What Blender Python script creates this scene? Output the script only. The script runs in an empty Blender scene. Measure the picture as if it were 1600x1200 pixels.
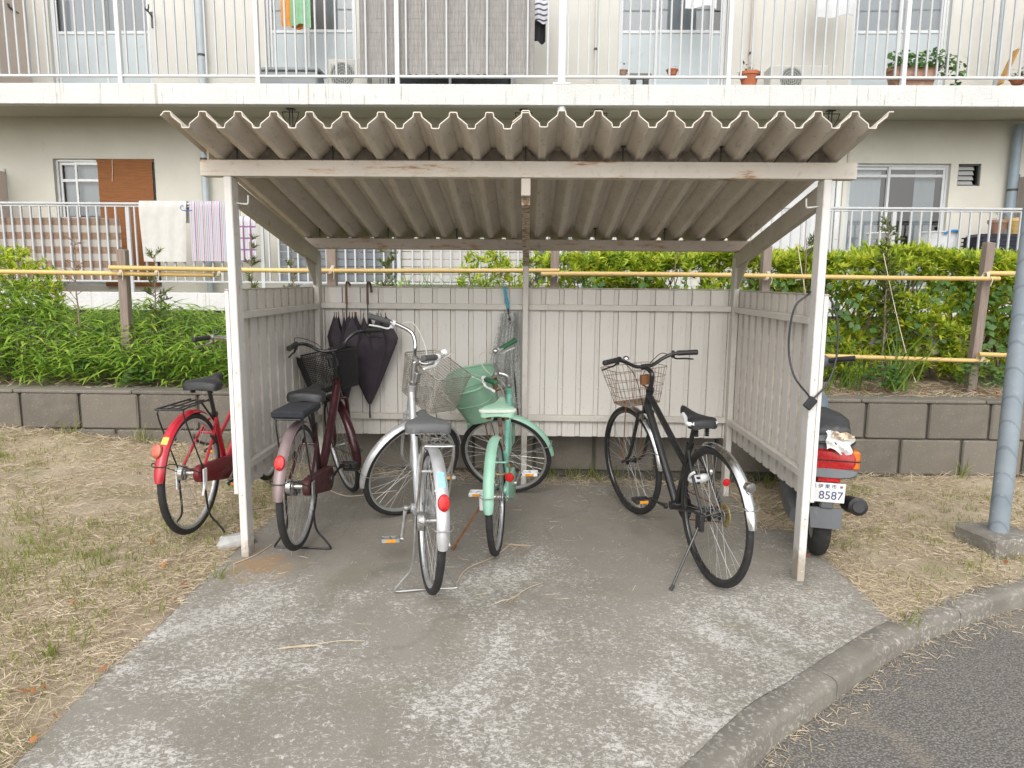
import bpy, bmesh, math, random
import numpy as np
from mathutils import Vector, Matrix, Euler

random.seed(7)
rng = np.random.default_rng(7)
PI = math.pi
R = math.radians
sc = bpy.context.scene
col = sc.collection

# ------------------------------------------------------------------ camera
F_PX, YAW, PITCH, ROLL = 1120.28, 0.0211, -0.1445, 0.0084
CAM = Vector((1.4962, -3.5786, 1.5))
ROT = Matrix.Rotation(YAW, 3, 'Z') @ Matrix.Rotation(PI / 2 + PITCH, 3, 'X') @ Matrix.Rotation(ROLL, 3, 'Z')
cd = bpy.data.cameras.new('camera')
cd.sensor_width = 36.0
cd.lens = F_PX / 1600.0 * 36.0
cd.clip_start, cd.clip_end = 0.05, 500
cam = bpy.data.objects.new('camera', cd)
cam.matrix_world = Matrix.Translation(CAM) @ ROT.to_4x4()
col.objects.link(cam)
sc.camera = cam

# ------------------------------------------------------------------ light: bright overcast
SUN_EL, SUN_AZ = R(40), R(186)          # azimuth measured from +Y towards +X
world = bpy.data.worlds.new("World")
sc.world = world
world.use_nodes = True
wn, wl = world.node_tree.nodes, world.node_tree.links
wn.clear()
wo = wn.new('ShaderNodeOutputWorld')
bg = wn.new('ShaderNodeBackground')
hs = wn.new('ShaderNodeHueSaturation')
sky = wn.new('ShaderNodeTexSky')
sky.sky_type = 'NISHITA'
sky.sun_disc = False
sky.sun_elevation = SUN_EL
sky.sun_rotation = SUN_AZ
sky.air_density = 1.0
sky.dust_density = 4.0
sky.ozone_density = 1.0
hs.inputs['Saturation'].default_value = 0.22    # cloud cover: hardly any blue
wl.new(sky.outputs[0], hs.inputs['Color'])
wl.new(hs.outputs[0], bg.inputs['Color'])
bg.inputs['Strength'].default_value = 0.135
wl.new(bg.outputs[0], wo.inputs['Surface'])

sd = bpy.data.lights.new('sun', 'SUN')
sd.energy = 1.5
sd.angle = R(135)
sd.color = (1.0, 0.985, 0.955)
sun = bpy.data.objects.new('sun', sd)
sdir = Vector((math.sin(SUN_AZ) * math.cos(SUN_EL), math.cos(SUN_AZ) * math.cos(SUN_EL), math.sin(SUN_EL)))
sun.rotation_euler = sdir.to_track_quat('Z', 'Y').to_euler()
sun.location = (0, -10, 15)
col.objects.link(sun)

sc.view_settings.view_transform = 'Standard'
sc.view_settings.look = 'None'
sc.view_settings.exposure = 0.58
sc.view_settings.gamma = 1.0
sc.view_settings.use_curve_mapping = False
sc.render.engine = 'CYCLES'
sc.cycles.max_bounces = 7
sc.cycles.diffuse_bounces = 4
sc.cycles.glossy_bounces = 3
sc.cycles.transparent_max_bounces = 10
sc.cycles.caustics_reflective = False
sc.cycles.caustics_refractive = False
try:
    sc.cycles.use_denoising = True
except Exception:
    pass

# ------------------------------------------------------------------ helpers
def at(px, py, Y):
    """point of the plane y = Y seen at photograph pixel (px, py)"""
    d = ROT @ Vector(((px - 800) / F_PX, (600 - py) / F_PX, -1))
    return CAM + d * ((Y - CAM.y) / d.y)

def clamp(v, a=0.0, b=1.0):
    return max(a, min(b, v))

def zg(x, y):
    """height of the ground in front of the retaining wall"""
    z = .042 - .0284 * clamp(x, 0, 3.2) + .012 * y
    if x < 0:
        z += -x * (.03 + .063 * clamp((y + 1.2) / 2.95)) if x > -6 else 6 * (.03 + .063 * clamp((y + 1.2) / 2.95))
    if x < -.25 and y > 1.2:
        z += .06 * clamp((y - 1.2) / .5) * clamp((-x - .25) / .5)
    if x > 3.2:
        z += max(0, y + .45) * .04 * clamp((x - 3.2) / .8)
    return z

def zbed(x, y):
    """height of the planting bed behind the wall"""
    return .63 + .10 * clamp((y - 1.95) / 1.5) + .02 * math.sin(x * 1.7) * clamp((y - 1.95) / .5)

class MB:
    """collects shapes for one mesh"""
    def __init__(s):
        s.v, s.f = [], []
        s.T = None
    def add(s, vs, fs):
        o = len(s.v)
        if s.T is not None:
            vs = [s.T @ Vector(p) for p in vs]
        s.v += [tuple(p) for p in vs]
        s.f += [tuple(i + o for i in f) for f in fs]
        return s
    def box(s, x0, x1, y0, y1, z0, z1, b=0.0, M=None):
        c = Vector(((x0 + x1) / 2, (y0 + y1) / 2, (z0 + z1) / 2))
        h = ((x1 - x0) / 2, (y1 - y0) / 2, (z1 - z0) / 2)
        b = min(b, *(k * .49 for k in h))
        vs, idx = [], {}
        sg = [(a, bb, cc) for a in (-1, 1) for bb in (-1, 1) for cc in (-1, 1)]
        if b <= 0:
            for k in sg:
                idx[k] = len(vs)
                vs.append(c + Vector([k[i] * h[i] for i in range(3)]))
            fs = []
            for ax in range(3):
                o1, o2 = (ax + 1) % 3, (ax + 2) % 3
                for sd_ in (-1, 1):
                    q = []
                    for (a, bb) in ((-1, -1), (1, -1), (1, 1), (-1, 1)):
                        k = [0, 0, 0]; k[ax] = sd_; k[o1] = a; k[o2] = bb
                        q.append(idx[tuple(k)])
                    fs.append(q if sd_ > 0 else q[::-1])
        else:
            for k in sg:
                for ax in range(3):
                    idx[k, ax] = len(vs)
                    vs.append(c + Vector([k[i] * (h[i] - (0 if i == ax else b)) for i in range(3)]))
            fs = []
            for ax in range(3):
                o1, o2 = (ax + 1) % 3, (ax + 2) % 3
                for sd_ in (-1, 1):
                    q = []
                    for (a, bb) in ((-1, -1), (1, -1), (1, 1), (-1, 1)):
                        k = [0, 0, 0]; k[ax] = sd_; k[o1] = a; k[o2] = bb
                        q.append(idx[tuple(k), ax])
                    fs.append(q if sd_ > 0 else q[::-1])
                for a in (-1, 1):
                    for bb in (-1, 1):
                        k0 = [0, 0, 0]; k1 = [0, 0, 0]
                        k0[ax], k1[ax] = -1, 1
                        k0[o1] = k1[o1] = a; k0[o2] = k1[o2] = bb
                        k0, k1 = tuple(k0), tuple(k1)
                        q = [idx[k0, o1], idx[k1, o1], idx[k1, o2], idx[k0, o2]]
                        fs.append(q if a * bb > 0 else q[::-1])
            for k in sg:
                q = [idx[k, 0], idx[k, 1], idx[k, 2]]
                fs.append(q if k[0] * k[1] * k[2] > 0 else q[::-1])
        if M is not None:
            vs = [M @ p for p in vs]
        return s.add(vs, fs)
    def tube(s, pts, r, n=8, closed=False, caps=True, flat=None):
        pts = [Vector(p) for p in pts]
        m = len(pts)
        rs = r if isinstance(r, (list, tuple)) else [r] * m
        tan = []
        for i in range(m):
            if closed:
                t = pts[(i + 1) % m] - pts[i - 1]
            else:
                t = pts[min(i + 1, m - 1)] - pts[max(i - 1, 0)]
            tan.append(t.normalized() if t.length > 1e-9 else Vector((0, 0, 1)))
        a = Vector((0, 0, 1)) if abs(tan[0].z) < .9 else Vector((0, 1, 0))
        nrm = (a - tan[0] * a.dot(tan[0])).normalized()
        vs, fs = [], []
        for i in range(m):
            nrm = (nrm - tan[i] * nrm.dot(tan[i]))
            nrm = nrm.normalized() if nrm.length > 1e-6 else tan[i].orthogonal().normalized()
            bn = tan[i].cross(nrm)
            fl = flat or 1.0
            for k in range(n):
                an = 2 * PI * k / n
                vs.append(pts[i] + nrm * (math.cos(an) * rs[i]) + bn * (math.sin(an) * rs[i] * fl))
        for i in range(m if closed else m - 1):
            j = (i + 1) % m
            for k in range(n):
                l = (k + 1) % n
                fs.append((i * n + k, i * n + l, j * n + l, j * n + k))
        if caps and not closed:
            fs.append(tuple(range(n))[::-1])
            fs.append(tuple((m - 1) * n + k for k in range(n)))
        return s.add(vs, fs)
    def lathe(s, prof, n=24, M=None, closed=False):
        """profile of (radius, z) turned about z"""
        vs, fs = [], []
        m = len(prof)
        for (r_, z_) in prof:
            for k in range(n):
                an = 2 * PI * k / n
                vs.append(Vector((r_ * math.cos(an), r_ * math.sin(an), z_)))
        for i in range(m if closed else m - 1):
            j = (i + 1) % m
            for k in range(n):
                l = (k + 1) % n
                fs.append((i * n + k, i * n + l, j * n + l, j * n + k))
        if not closed:
            if prof[0][0] > 1e-6: fs.append(tuple(range(n))[::-1])
            if prof[-1][0] > 1e-6: fs.append(tuple((m - 1) * n + k for k in range(n)))
        if M is not None:
            vs = [M @ p for p in vs]
        return s.add(vs, fs)
    def grid(s, fn, nu, nv):
        vs = [fn(i / nu, j / nv) for j in range(nv + 1) for i in range(nu + 1)]
        fs = [(j * (nu + 1) + i, j * (nu + 1) + i + 1, (j + 1) * (nu + 1) + i + 1, (j + 1) * (nu + 1) + i) for j in range(nv) for i in range(nu)]
        return s.add(vs, fs)
    def shell(s, fn, nu, nv, th):
        """a thin sheet with two faces and closed rims; fn(u, v) -> point, offset by th along the normal"""
        g = [[Vector(fn(i / nu, j / nv)) for i in range(nu + 1)] for j in range(nv + 1)]
        N = []
        for j in range(nv + 1):
            row = []
            for i in range(nu + 1):
                du = g[j][min(i + 1, nu)] - g[j][max(i - 1, 0)]
                dv = g[min(j + 1, nv)][i] - g[max(j - 1, 0)][i]
                n_ = du.cross(dv)
                row.append(n_.normalized() if n_.length > 1e-12 else Vector((0, 0, 1)))
            N.append(row)
        W = nu + 1
        vs = [g[j][i] + N[j][i] * (th / 2) for j in range(nv + 1) for i in range(W)]
        vs += [g[j][i] - N[j][i] * (th / 2) for j in range(nv + 1) for i in range(W)]
        o = W * (nv + 1)
        fs = []
        for j in range(nv):
            for i in range(nu):
                a, b, c, d = j * W + i, j * W + i + 1, (j + 1) * W + i + 1, (j + 1) * W + i
                fs.append((a, b, c, d)); fs.append((o + d, o + c, o + b, o + a))
        for i in range(nu):
            fs.append((i + 1, i, o + i, o + i + 1))
            k = nv * W
            fs.append((k + i, k + i + 1, o + k + i + 1, o + k + i))
        for j in range(nv):
            fs.append((j * W, (j + 1) * W, o + (j + 1) * W, o + j * W))
            a, b = j * W + nu, (j + 1) * W + nu
            fs.append((b, a, o + a, o + b))
        return s.add(vs, fs)
    def mesh(s, name, mat=None, smooth=35):
        me = bpy.data.meshes.new(name)
        me.from_pydata(s.v, [], s.f)
        if smooth:
            me.shade_smooth()
            me.set_sharp_from_angle(angle=R(smooth))
        if mat: me.materials.append(mat)
        me.update()
        return me
    def build(s, name, mat=None, parent=None, smooth=35, label=None):
        o = bpy.data.objects.new(name, s.mesh(name, mat, smooth))
        col.objects.link(o)
        if parent is not None: o.parent = parent
        if label: o['label'] = label
        return o

def inst(name, me, parent=None, M=None):
    o = bpy.data.objects.new(name, me)
    col.objects.link(o)
    if parent is not None: o.parent = parent
    if M is not None: o.matrix_local = M
    return o

def tag(o, label, cat, group=None, kind=None):
    o['label'] = label
    o['category'] = cat
    if group: o['group'] = group
    if kind: o['kind'] = kind
    return o

def thing(name, label, cat, loc=(0, 0, 0), group=None, M=None, rz=0.0):
    o = bpy.data.objects.new(name, None)
    o.empty_display_size = .1
    col.objects.link(o)
    if M is not None: o.matrix_world = M
    else:
        o.location = loc
        o.rotation_euler = (0, 0, rz)
    return tag(o, label, cat, group)

def struct(o):
    o['kind'] = 'structure'
    return o

def np_mesh(name, V, F, mat, smooth=False):
    V = np.asarray(V, np.float32).reshape(-1, 3)
    F = np.asarray(F, np.int32).reshape(-1, 3)
    me = bpy.data.meshes.new(name)
    me.vertices.add(len(V)); me.vertices.foreach_set('co', V.ravel())
    me.loops.add(F.size); me.loops.foreach_set('vertex_index', F.ravel())
    me.polygons.add(len(F))
    me.polygons.foreach_set('loop_start', np.arange(0, F.size, 3, dtype=np.int32))
    me.polygons.foreach_set('loop_total', np.full(len(F), 3, np.int32))
    me.update(calc_edges=True)
    me.validate()
    if mat: me.materials.append(mat)
    return me

def nrmz(a):
    return a / np.maximum(np.linalg.norm(a, axis=1, keepdims=True), 1e-9)

def leaves(P, D, N, L, W, droop=.15, fold=.2):
    """lance leaves: base P, direction D, upper side N, length L, width W -> (verts, tris)"""
    n = len(P)
    D = nrmz(D); S = nrmz(np.cross(D, N)); U = np.cross(S, D)
    L = np.broadcast_to(np.asarray(L, float), (n,))[:, None]; W = np.broadcast_to(np.asarray(W, float), (n,))[:, None]
    c = P + D * L * .42 - U * W * fold
    l = P + D * L * .42 + S * W * .5
    r = P + D * L * .42 - S * W * .5
    t = P + D * L - U * L * droop
    V = np.stack([P, l, c, r, t], 1).reshape(-1, 3)
    b = (np.arange(n) * 5)[:, None]
    F = np.concatenate([b + np.array([[0, 2, 1]]), b + np.array([[0, 3, 2]]), b + np.array([[1, 2, 4]]), b + np.array([[2, 3, 4]])], 1)
    return V, F.reshape(-1, 3)

def blades(P, D, N, L, W, bend=.3):
    """narrow grass blades, bent over once"""
    n = len(P)
    D = nrmz(D); S = nrmz(np.cross(D, N)); U = np.cross(S, D)
    L = np.broadcast_to(np.asarray(L, float), (n,))[:, None]; W = np.broadcast_to(np.asarray(W, float), (n,))[:, None]
    m = P + D * L * .5
    t = P + D * L * .95 - U * L * bend
    V = np.stack([P - S * W * .5, P + S * W * .5, m + S * W * .45, m - S * W * .45, t], 1).reshape(-1, 3)
    b = (np.arange(n) * 5)[:, None]
    F = np.concatenate([b + np.array([[0, 1, 2]]), b + np.array([[0, 2, 3]]), b + np.array([[3, 2, 4]])], 1)
    return V, F.reshape(-1, 3)

def rand_dirs(n, zmin=-1, zmax=1):
    z = rng.uniform(zmin, zmax, n); a = rng.uniform(0, 2 * PI, n); k = np.sqrt(np.maximum(0, 1 - z * z))
    return np.stack([k * np.cos(a), k * np.sin(a), z], 1)

def smooth_path(pts, sub=6, closed=False):
    """Catmull-Rom through the points"""
    pts = [Vector(p) for p in pts]
    n = len(pts); out = []
    for i in range(n if closed else n - 1):
        p1, p2 = pts[i], pts[(i + 1) % n]
        p0 = pts[i - 1] if (closed or i > 0) else p1 * 2 - p2
        p3 = pts[(i + 2) % n] if (closed or i + 2 < n) else p2 * 2 - p1
        for k in range(sub):
            t = k / sub
            out.append(.5 * ((2 * p1) + (p2 - p0) * t + (2 * p0 - 5 * p1 + 4 * p2 - p3) * t * t + (3 * p1 - p0 - 3 * p2 + p3) * t ** 3))
    if not closed: out.append(pts[-1])
    return out

# ------------------------------------------------------------------ materials
def _ramp(nd, stops):
    cr = nd.color_ramp
    while len(cr.elements) > 1: cr.elements.remove(cr.elements[-1])
    cr.elements[0].position, cr.elements[0].color = stops[0][0], (*stops[0][1], 1)
    for p, c in stops[1:]:
        e = cr.elements.new(p); e.color = (*c, 1)

class Mat:
    def __init__(s, name):
        s.m = bpy.data.materials.new(name); s.m.use_nodes = True
        s.n, s.l = s.m.node_tree.nodes, s.m.node_tree.links
        s.b = s.n['Principled BSDF']
        s.tc = s.n.new('ShaderNodeTexCoord')
    def noise(s, scale, detail=4, rough=.55, stretch=None, coord='Object', dist=0.0):
        t = s.n.new('ShaderNodeTexNoise')
        t.inputs['Scale'].default_value = scale; t.inputs['Detail'].default_value = detail; t.inputs['Roughness'].default_value = rough
        t.inputs['Distortion'].default_value = dist
        if stretch:
            mp = s.n.new('ShaderNodeMapping'); mp.inputs['Scale'].default_value = stretch
            s.l.new(s.tc.outputs[coord], mp.inputs[0]); s.l.new(mp.outputs[0], t.inputs['Vector'])
        else: s.l.new(s.tc.outputs[coord], t.inputs['Vector'])
        return t.outputs['Fac']
    def ramp(s, fac, stops):
        r_ = s.n.new('ShaderNodeValToRGB'); _ramp(r_, stops); s.l.new(fac, r_.inputs[0]); return r_.outputs[0]
    def mask(s, fac, a, b):
        return s.ramp(fac, [(a, (0, 0, 0)), (b, (1, 1, 1))])
    def mix(s, fac, a, b, mode='MIX'):
        x = s.n.new('ShaderNodeMix'); x.data_type = 'RGBA'; x.blend_type = mode
        for i, v in ((0, fac), (6, a), (7, b)):
            if hasattr(v, 'links') or hasattr(v, 'is_linked'): s.l.new(v, x.inputs[i])
            elif i == 0: x.inputs[0].default_value = v
            else: x.inputs[i].default_value = (*v, 1)
        return x.outputs[2]
    def math(s, op, a, b):
        x = s.n.new('ShaderNodeMath'); x.operation = op
        for i, v in enumerate((a, b)):
            if hasattr(v, 'is_linked'): s.l.new(v, x.inputs[i])
            else: x.inputs[i].default_value = v
        return x.outputs[0]
    def sep(s, axis, coord='Object'):
        x = s.n.new('ShaderNodeSeparateXYZ'); s.l.new(s.tc.outputs[coord], x.inputs[0]); return x.outputs[axis]
    def island(s):
        g = s.n.new('ShaderNodeNewGeometry'); return g.outputs['Random Per Island']
    def objrand(s):
        g = s.n.new('ShaderNodeObjectInfo'); return g.outputs['Random']
    def color(s, c):
        if hasattr(c, 'is_linked'): s.l.new(c, s.b.inputs['Base Color'])
        else: s.b.inputs['Base Color'].default_value = (*c, 1)
        return s
    def set(s, rough=None, metal=None, **kw):
        for k, v in (('Roughness', rough), ('Metallic', metal)):
            if v is None: continue
            if hasattr(v, 'is_linked'): s.l.new(v, s.b.inputs[k])
            else: s.b.inputs[k].default_value = v
        for k, v in kw.items():
            s.b.inputs[k.replace('_', ' ')].default_value = v
        return s
    def bump(s, fac, strength=.3, dist=.01):
        x = s.n.new('ShaderNodeBump'); x.inputs['Strength'].default_value = strength; x.inputs['Distance'].default_value = dist
        s.l.new(fac, x.inputs['Height']); s.l.new(x.outputs[0], s.b.inputs['Normal']); return s

def plain(name, c, rough=.5, metal=0.0, var=.12, vs=12, dirt=None, bump=0.0, bs=80, coat=0.0):
    """base colour with uneven tone, optional dirt (colour, from, to, scale) and fine relief"""
    m = Mat(name)
    f = m.noise(vs, 5)
    a = tuple(max(0, k * (1 - var)) for k in c); b = tuple(min(1, k * (1 + var)) for k in c)
    cc = m.ramp(f, [(.3, a), (.7, b)])
    if dirt:
        dm = m.mask(m.noise(dirt[3], 8, .65), dirt[1], dirt[2])
        cc = m.mix(dm, cc, dirt[0])
    m.color(cc)
    rr = m.ramp(m.noise(vs * 2, 3), [(.3, (max(0, rough - .08),) * 3), (.7, (min(1, rough + .1),) * 3)])
    m.set(rough=rr, metal=metal)
    if coat: m.set(Coat_Weight=coat, Coat_Roughness=.15)
    if bump: m.bump(m.noise(bs, 6), bump, .004)
    return m.m

def rusty_paint(name, c, lo=.62, hi=.72, scale=9, stretch=(1, 1, 1), dust=.0):
    m = Mat(name)
    cc = m.ramp(m.noise(5, 5), [(.3, tuple(k * .9 for k in c)), (.7, tuple(min(1, k * 1.05) for k in c))])
    cc = m.mix(m.mask(m.noise(26, 6), .56, .75), cc, tuple(k * .78 for k in c))
    rf = m.noise(scale, 9, .68, stretch)
    rust = m.ramp(m.noise(60, 4), [(.35, (.12, .05, .02)), (.65, (.33, .15, .05))])
    halo = m.mask(rf, lo - .06, hi)
    cc = m.mix(halo, cc, (c[0] * .85, c[1] * .66, c[2] * .45))
    cc = m.mix(m.mask(rf, lo, hi), cc, rust)
    if dust:                                                       # mud splashed up from the ground
        zz = m.math('SUBTRACT', m.math('MULTIPLY', m.noise(22, 6, .7), dust * 1.9), m.sep(2))
        cc = m.mix(m.math('MULTIPLY', m.mask(zz, .0, .10), .75), cc, (.30, .245, .18))
    m.color(cc).set(rough=.55)
    m.bump(m.noise(90, 4), .12, .002)
    return m.m

MT = {}
MT['paint_white'] = rusty_paint('white_post_paint', (.70, .68, .65), .665, .70, 17, (1, 1, .6), .16)
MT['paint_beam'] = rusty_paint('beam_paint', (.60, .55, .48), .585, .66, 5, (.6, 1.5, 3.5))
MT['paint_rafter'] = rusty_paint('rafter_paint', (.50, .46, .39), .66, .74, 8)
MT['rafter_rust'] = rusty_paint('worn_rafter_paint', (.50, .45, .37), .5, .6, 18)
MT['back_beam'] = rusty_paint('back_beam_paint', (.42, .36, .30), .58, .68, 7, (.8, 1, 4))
MT['panel'] = None
def panel_mat():
    m = Mat('panel_paint')
    cc = m.ramp(m.noise(3, 5), [(.3, (.645, .62, .58)), (.7, (.71, .685, .645))])
    st = m.mask(m.noise(14, 6, .6, (3, 3, .25)), .58, .8)
    cc = m.mix(m.math('MULTIPLY', st, .6), cc, (.50, .45, .38))
    cc = m.mix(m.mask(m.noise(60, 4), .66, .74), cc, (.40, .36, .31))
    # grime that settled along the top and bottom hems of the sheets
    cc = m.mix(m.mask(m.noise(11, 9, .7, (1, 1, .5)), .70, .74), cc, (.30, .17, .09))
    m.color(cc).set(rough=.5); m.bump(m.noise(5, 3), .25, .02)
    return m.m
MT['panel'] = panel_mat()
MT['rail_paint'] = rusty_paint('rail_paint', (.62, .59, .54), .70, .78, 12)
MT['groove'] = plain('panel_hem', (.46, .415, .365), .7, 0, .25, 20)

def roof_mat():
    m = Mat('corrugated_slate')
    cc = m.ramp(m.noise(4, 6, .6, (3, .6, 1)), [(.28, (.56, .505, .43)), (.72, (.69, .635, .56))])
    blot = m.mask(m.noise(26, 8, .7, (1.5, .7, 1.5)), .57, .72)
    cc = m.mix(blot, cc, (.36, .335, .30))
    st = m.mask(m.noise(9, 6, .6, (5, .35, 1)), .60, .74)
    cc = m.mix(st, cc, (.44, .385, .32))
    cc = m.mix(m.mask(m.noise(3.1, 7, .7, (1.2, .25, 1)), .60, .70), cc, (.40, .37, .30))
    cc = m.mix(m.mask(m.noise(13, 9, .75), .64, .69), cc, (.22, .205, .18))
    cc = m.mix(m.mask(m.noise(40, 6), .62, .75), cc, (.56, .52, .46))
    m.color(cc).set(rough=.85); m.bump(m.noise(120, 6), .2, .003)
    return m.m
MT['roof'] = roof_mat()

def pad_mat():
    m = Mat('weathered_concrete')
    cc = m.ramp(m.noise(1.3, 6, .6), [(.3, (.205, .186, .158)), (.72, (.27, .248, .213))])
    cc = m.mix(m.math('MULTIPLY', m.mask(m.noise(7, 8, .7), .50, .75), .6), cc, (.19, .17, .14))
    cc = m.mix(m.math('MULTIPLY', m.mask(m.noise(170, 4), .56, .70), .6), cc, (.38, .36, .32))
    cc = m.mix(m.math('MULTIPLY', m.mask(m.noise(230, 3), .60, .68), .5), cc, (.12, .11, .095))
    # pale lichen crust in fine flakes, mostly on the part that gets rained on
    flake = m.noise(48, 10, .78, (1, 1.25, 1), 'Object', .9)
    patch = m.noise(1.1, 7, .68, None, 'Object', .5)
    y = m.sep(1)
    wet = m.ramp(m.math('MULTIPLY_ADD', y, -.24), [(0, (0, 0, 0)), (1, (1, 1, 1))])
    n = wet.node.inputs[0].links[0].from_node
    n.inputs[2].default_value = .20
    s_ = m.math('ADD', flake, m.math('MULTIPLY', m.math('SUBTRACT', patch, .5), .55))
    s_ = m.math('ADD', s_, m.math('MULTIPLY', wet, .15))
    s_ = m.math('SUBTRACT', s_, .065)
    crust = m.ramp(m.noise(120, 3), [(.3, (.46, .45, .425)), (.7, (.68, .665, .635))])
    cc = m.mix(m.math('MULTIPLY', m.mask(s_, .515, .60), .85), cc, crust)
    vo = m.n.new('ShaderNodeTexVoronoi'); vo.feature = 'DISTANCE_TO_EDGE'; vo.inputs['Scale'].default_value = .42
    wv = m.n.new('ShaderNodeVectorMath'); wv.operation = 'ADD'; nz = m.n.new('ShaderNodeTexNoise'); nz.inputs['Scale'].default_value = 3.0; nz.inputs['Detail'].default_value = 6
    sc_ = m.n.new('ShaderNodeVectorMath'); sc_.operation = 'SCALE'; sc_.inputs['Scale'].default_value = .30
    m.l.new(m.tc.outputs['Object'], nz.inputs['Vector']); m.l.new(nz.outputs['Color'], sc_.inputs[0]); m.l.new(m.tc.outputs['Object'], wv.inputs[0]); m.l.new(sc_.outputs[0], wv.inputs[1]); m.l.new(wv.outputs[0], vo.inputs['Vector'])
    crack = m.math('SUBTRACT', 1.0, m.mask(vo.outputs['Distance'], .0006, .0028))
    cc = m.mix(m.math('MULTIPLY', crack, .22), cc, (.09, .08, .065))
    dd = m.n.new('ShaderNodeVectorMath'); dd.operation = 'DISTANCE'; dd.inputs[1].default_value = (.13, -.10, .04); m.l.new(m.tc.outputs['Object'], dd.inputs[0])
    st_ = m.math('SUBTRACT', m.noise(9, 6, .7), m.math('MULTIPLY', dd.outputs['Value'], 1.1))
    cc = m.mix(m.math('MULTIPLY', m.mask(st_, .30, .48), .6), cc, (.33, .19, .08))
    oil = m.mask(m.noise(1.9, 3, .5, (1, 1, 1), 'Object', .4), .66, .73)
    cc = m.mix(m.math('MULTIPLY', oil, .35), cc, (.10, .092, .078))
    # damp dark band along the wall and tyre-worn streaks
    cc = m.mix(m.math('MULTIPLY', m.mask(m.noise(2.4, 6, .6, (1, .35, 1)), .54, .7), .4), cc, (.15, .14, .11))
    green = m.mask(m.noise(2.2, 5), .56, .75)
    cc = m.mix(m.math('MULTIPLY', green, .35), cc, (.17, .17, .10))
    m.color(cc).set(rough=.88)
    m.bump(m.math('ADD', m.noise(90, 8, .7), m.math('MULTIPLY', s_, .5)), .35, .005)
    return m.m
MT['pad'] = pad_mat()

def kerb_mat():
    m = Mat('kerb_concrete')
    cc = m.ramp(m.noise(5, 6), [(.3, (.165, .152, .130)), (.7, (.235, .216, .185))])
    fl = m.mask(m.noise(45, 9, .72), .52, .6)
    cc = m.mix(m.math('MULTIPLY', fl, m.mask(m.noise(3, 4), .38, .62)), cc, (.46, .44, .40))
    m.color(cc).set(rough=.9); m.bump(m.noise(90, 8, .7), .6, .008)
    return m.m
MT['kerb'] = kerb_mat()

def asphalt_mat():
    m = Mat('asphalt')
    v = m.n.new('ShaderNodeTexVoronoi'); v.inputs['Scale'].default_value = 105
    m.l.new(m.tc.outputs['Object'], v.inputs['Vector'])
    cc = m.ramp(v.outputs['Distance'], [(.1, (.26, .24, .215)), (.6, (.115, .107, .097))])
    cc = m.mix(m.mask(m.noise(120, 3), .60, .70), cc, (.30, .29, .27))
    cc = m.mix(m.math('MULTIPLY', m.mask(m.noise(2.6, 5), .55, .72), .7), cc, (.25, .22, .17))
    m.color(cc).set(rough=.9); m.bump(v.outputs['Distance'], .7, .006)
    return m.m
MT['asphalt'] = asphalt_mat()

def soil_mat():
    m = Mat('dry_soil')
    cc = m.ramp(m.noise(3, 7, .6), [(.3, (.33, .26, .185)), (.7, (.47, .39, .285))])
    fib = m.noise(55, 6, .7, (1, .25, 1), 'Object', 1.5)
    fib2 = m.noise(55, 6, .7, (.25, 1, 1), 'Object', 1.5)
    cc = m.mix(m.mask(fib, .55, .64), cc, (.54, .45, .31))
    cc = m.mix(m.mask(fib2, .56, .64), cc, (.48, .39, .25))
    cc = m.mix(m.math('MULTIPLY', m.mask(m.noise(2.2, 5), .55, .68), .45), cc, (.20, .21, .08))
    cc = m.mix(m.mask(m.noise(24, 6), .60, .72), cc, (.15, .105, .065))
    m.color(cc).set(rough=.95); m.bump(m.noise(60, 8, .7), .8, .02)
    return m.m
MT['soil'] = soil_mat()
MT['bed_soil'] = plain('bed_soil', (.17, .125, .085), .95, 0, .35, 9, ((.30, .22, .14), .55, .7, 30), .8, 50)

def block_mat():
    m = Mat('concrete_block')
    base = m.ramp(m.objrand(), [(0, (.125, .112, .093)), (1, (.18, .162, .135))])
    cc = m.mix(m.mask(m.noise(4, 7, .65), .45, .75), base, (.205, .185, .148))
    cc = m.mix(m.mask(m.noise(6, 5, .6, (1, 1, .3)), .6, .75), cc, (.12, .115, .095))
    cc = m.mix(m.mask(m.noise(90, 5), .62, .7), cc, (.33, .31, .28))
    cc = m.mix(m.math('MULTIPLY', m.mask(m.noise(3, 4), .55, .7), .5), cc, (.13, .13, .085))
    m.color(cc).set(rough=.92); m.bump(m.noise(110, 8, .7), .55, .006)
    return m.m
MT['block'] = block_mat()
MT['joint'] = plain('wall_joint', (.085, .08, .065), .95, 0, .3, 12, None, .5, 60)

def foliage(name, stops, rough=.5, trans=.45, pos=2.5):
    """leaf colour by leaf and by place in the plant"""
    m = Mat(name)
    f = m.math('ADD', m.math('MULTIPLY', m.island(), .62), m.math('MULTIPLY', m.noise(pos, 3), .38))
    cc = m.ramp(f, stops)
    m.color(cc).set(rough=rough)
    t = m.n.new('ShaderNodeBsdfTranslucent'); m.l.new(cc, t.inputs['Color'])
    x = m.n.new('ShaderNodeMixShader'); x.inputs[0].default_value = trans
    out = m.n['Material Output']
    m.l.new(m.b.outputs[0], x.inputs[1]); m.l.new(t.outputs[0], x.inputs[2]); m.l.new(x.outputs[0], out.inputs['Surface'])
    return m.m
MT['azalea'] = foliage('azalea_leaf', [(.10, (.05, .11, .015)), (.28, (.17, .30, .025)), (.5, (.42, .54, .04)), (.76, (.66, .68, .07)), (.97, (.58, .40, .10))])
MT['sasa'] = foliage('bamboo_grass_leaf', [(.08, (.06, .13, .02)), (.35, (.19, .35, .04)), (.65, (.36, .53, .07)), (.88, (.52, .62, .14)), (.98, (.56, .47, .22))])
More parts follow.
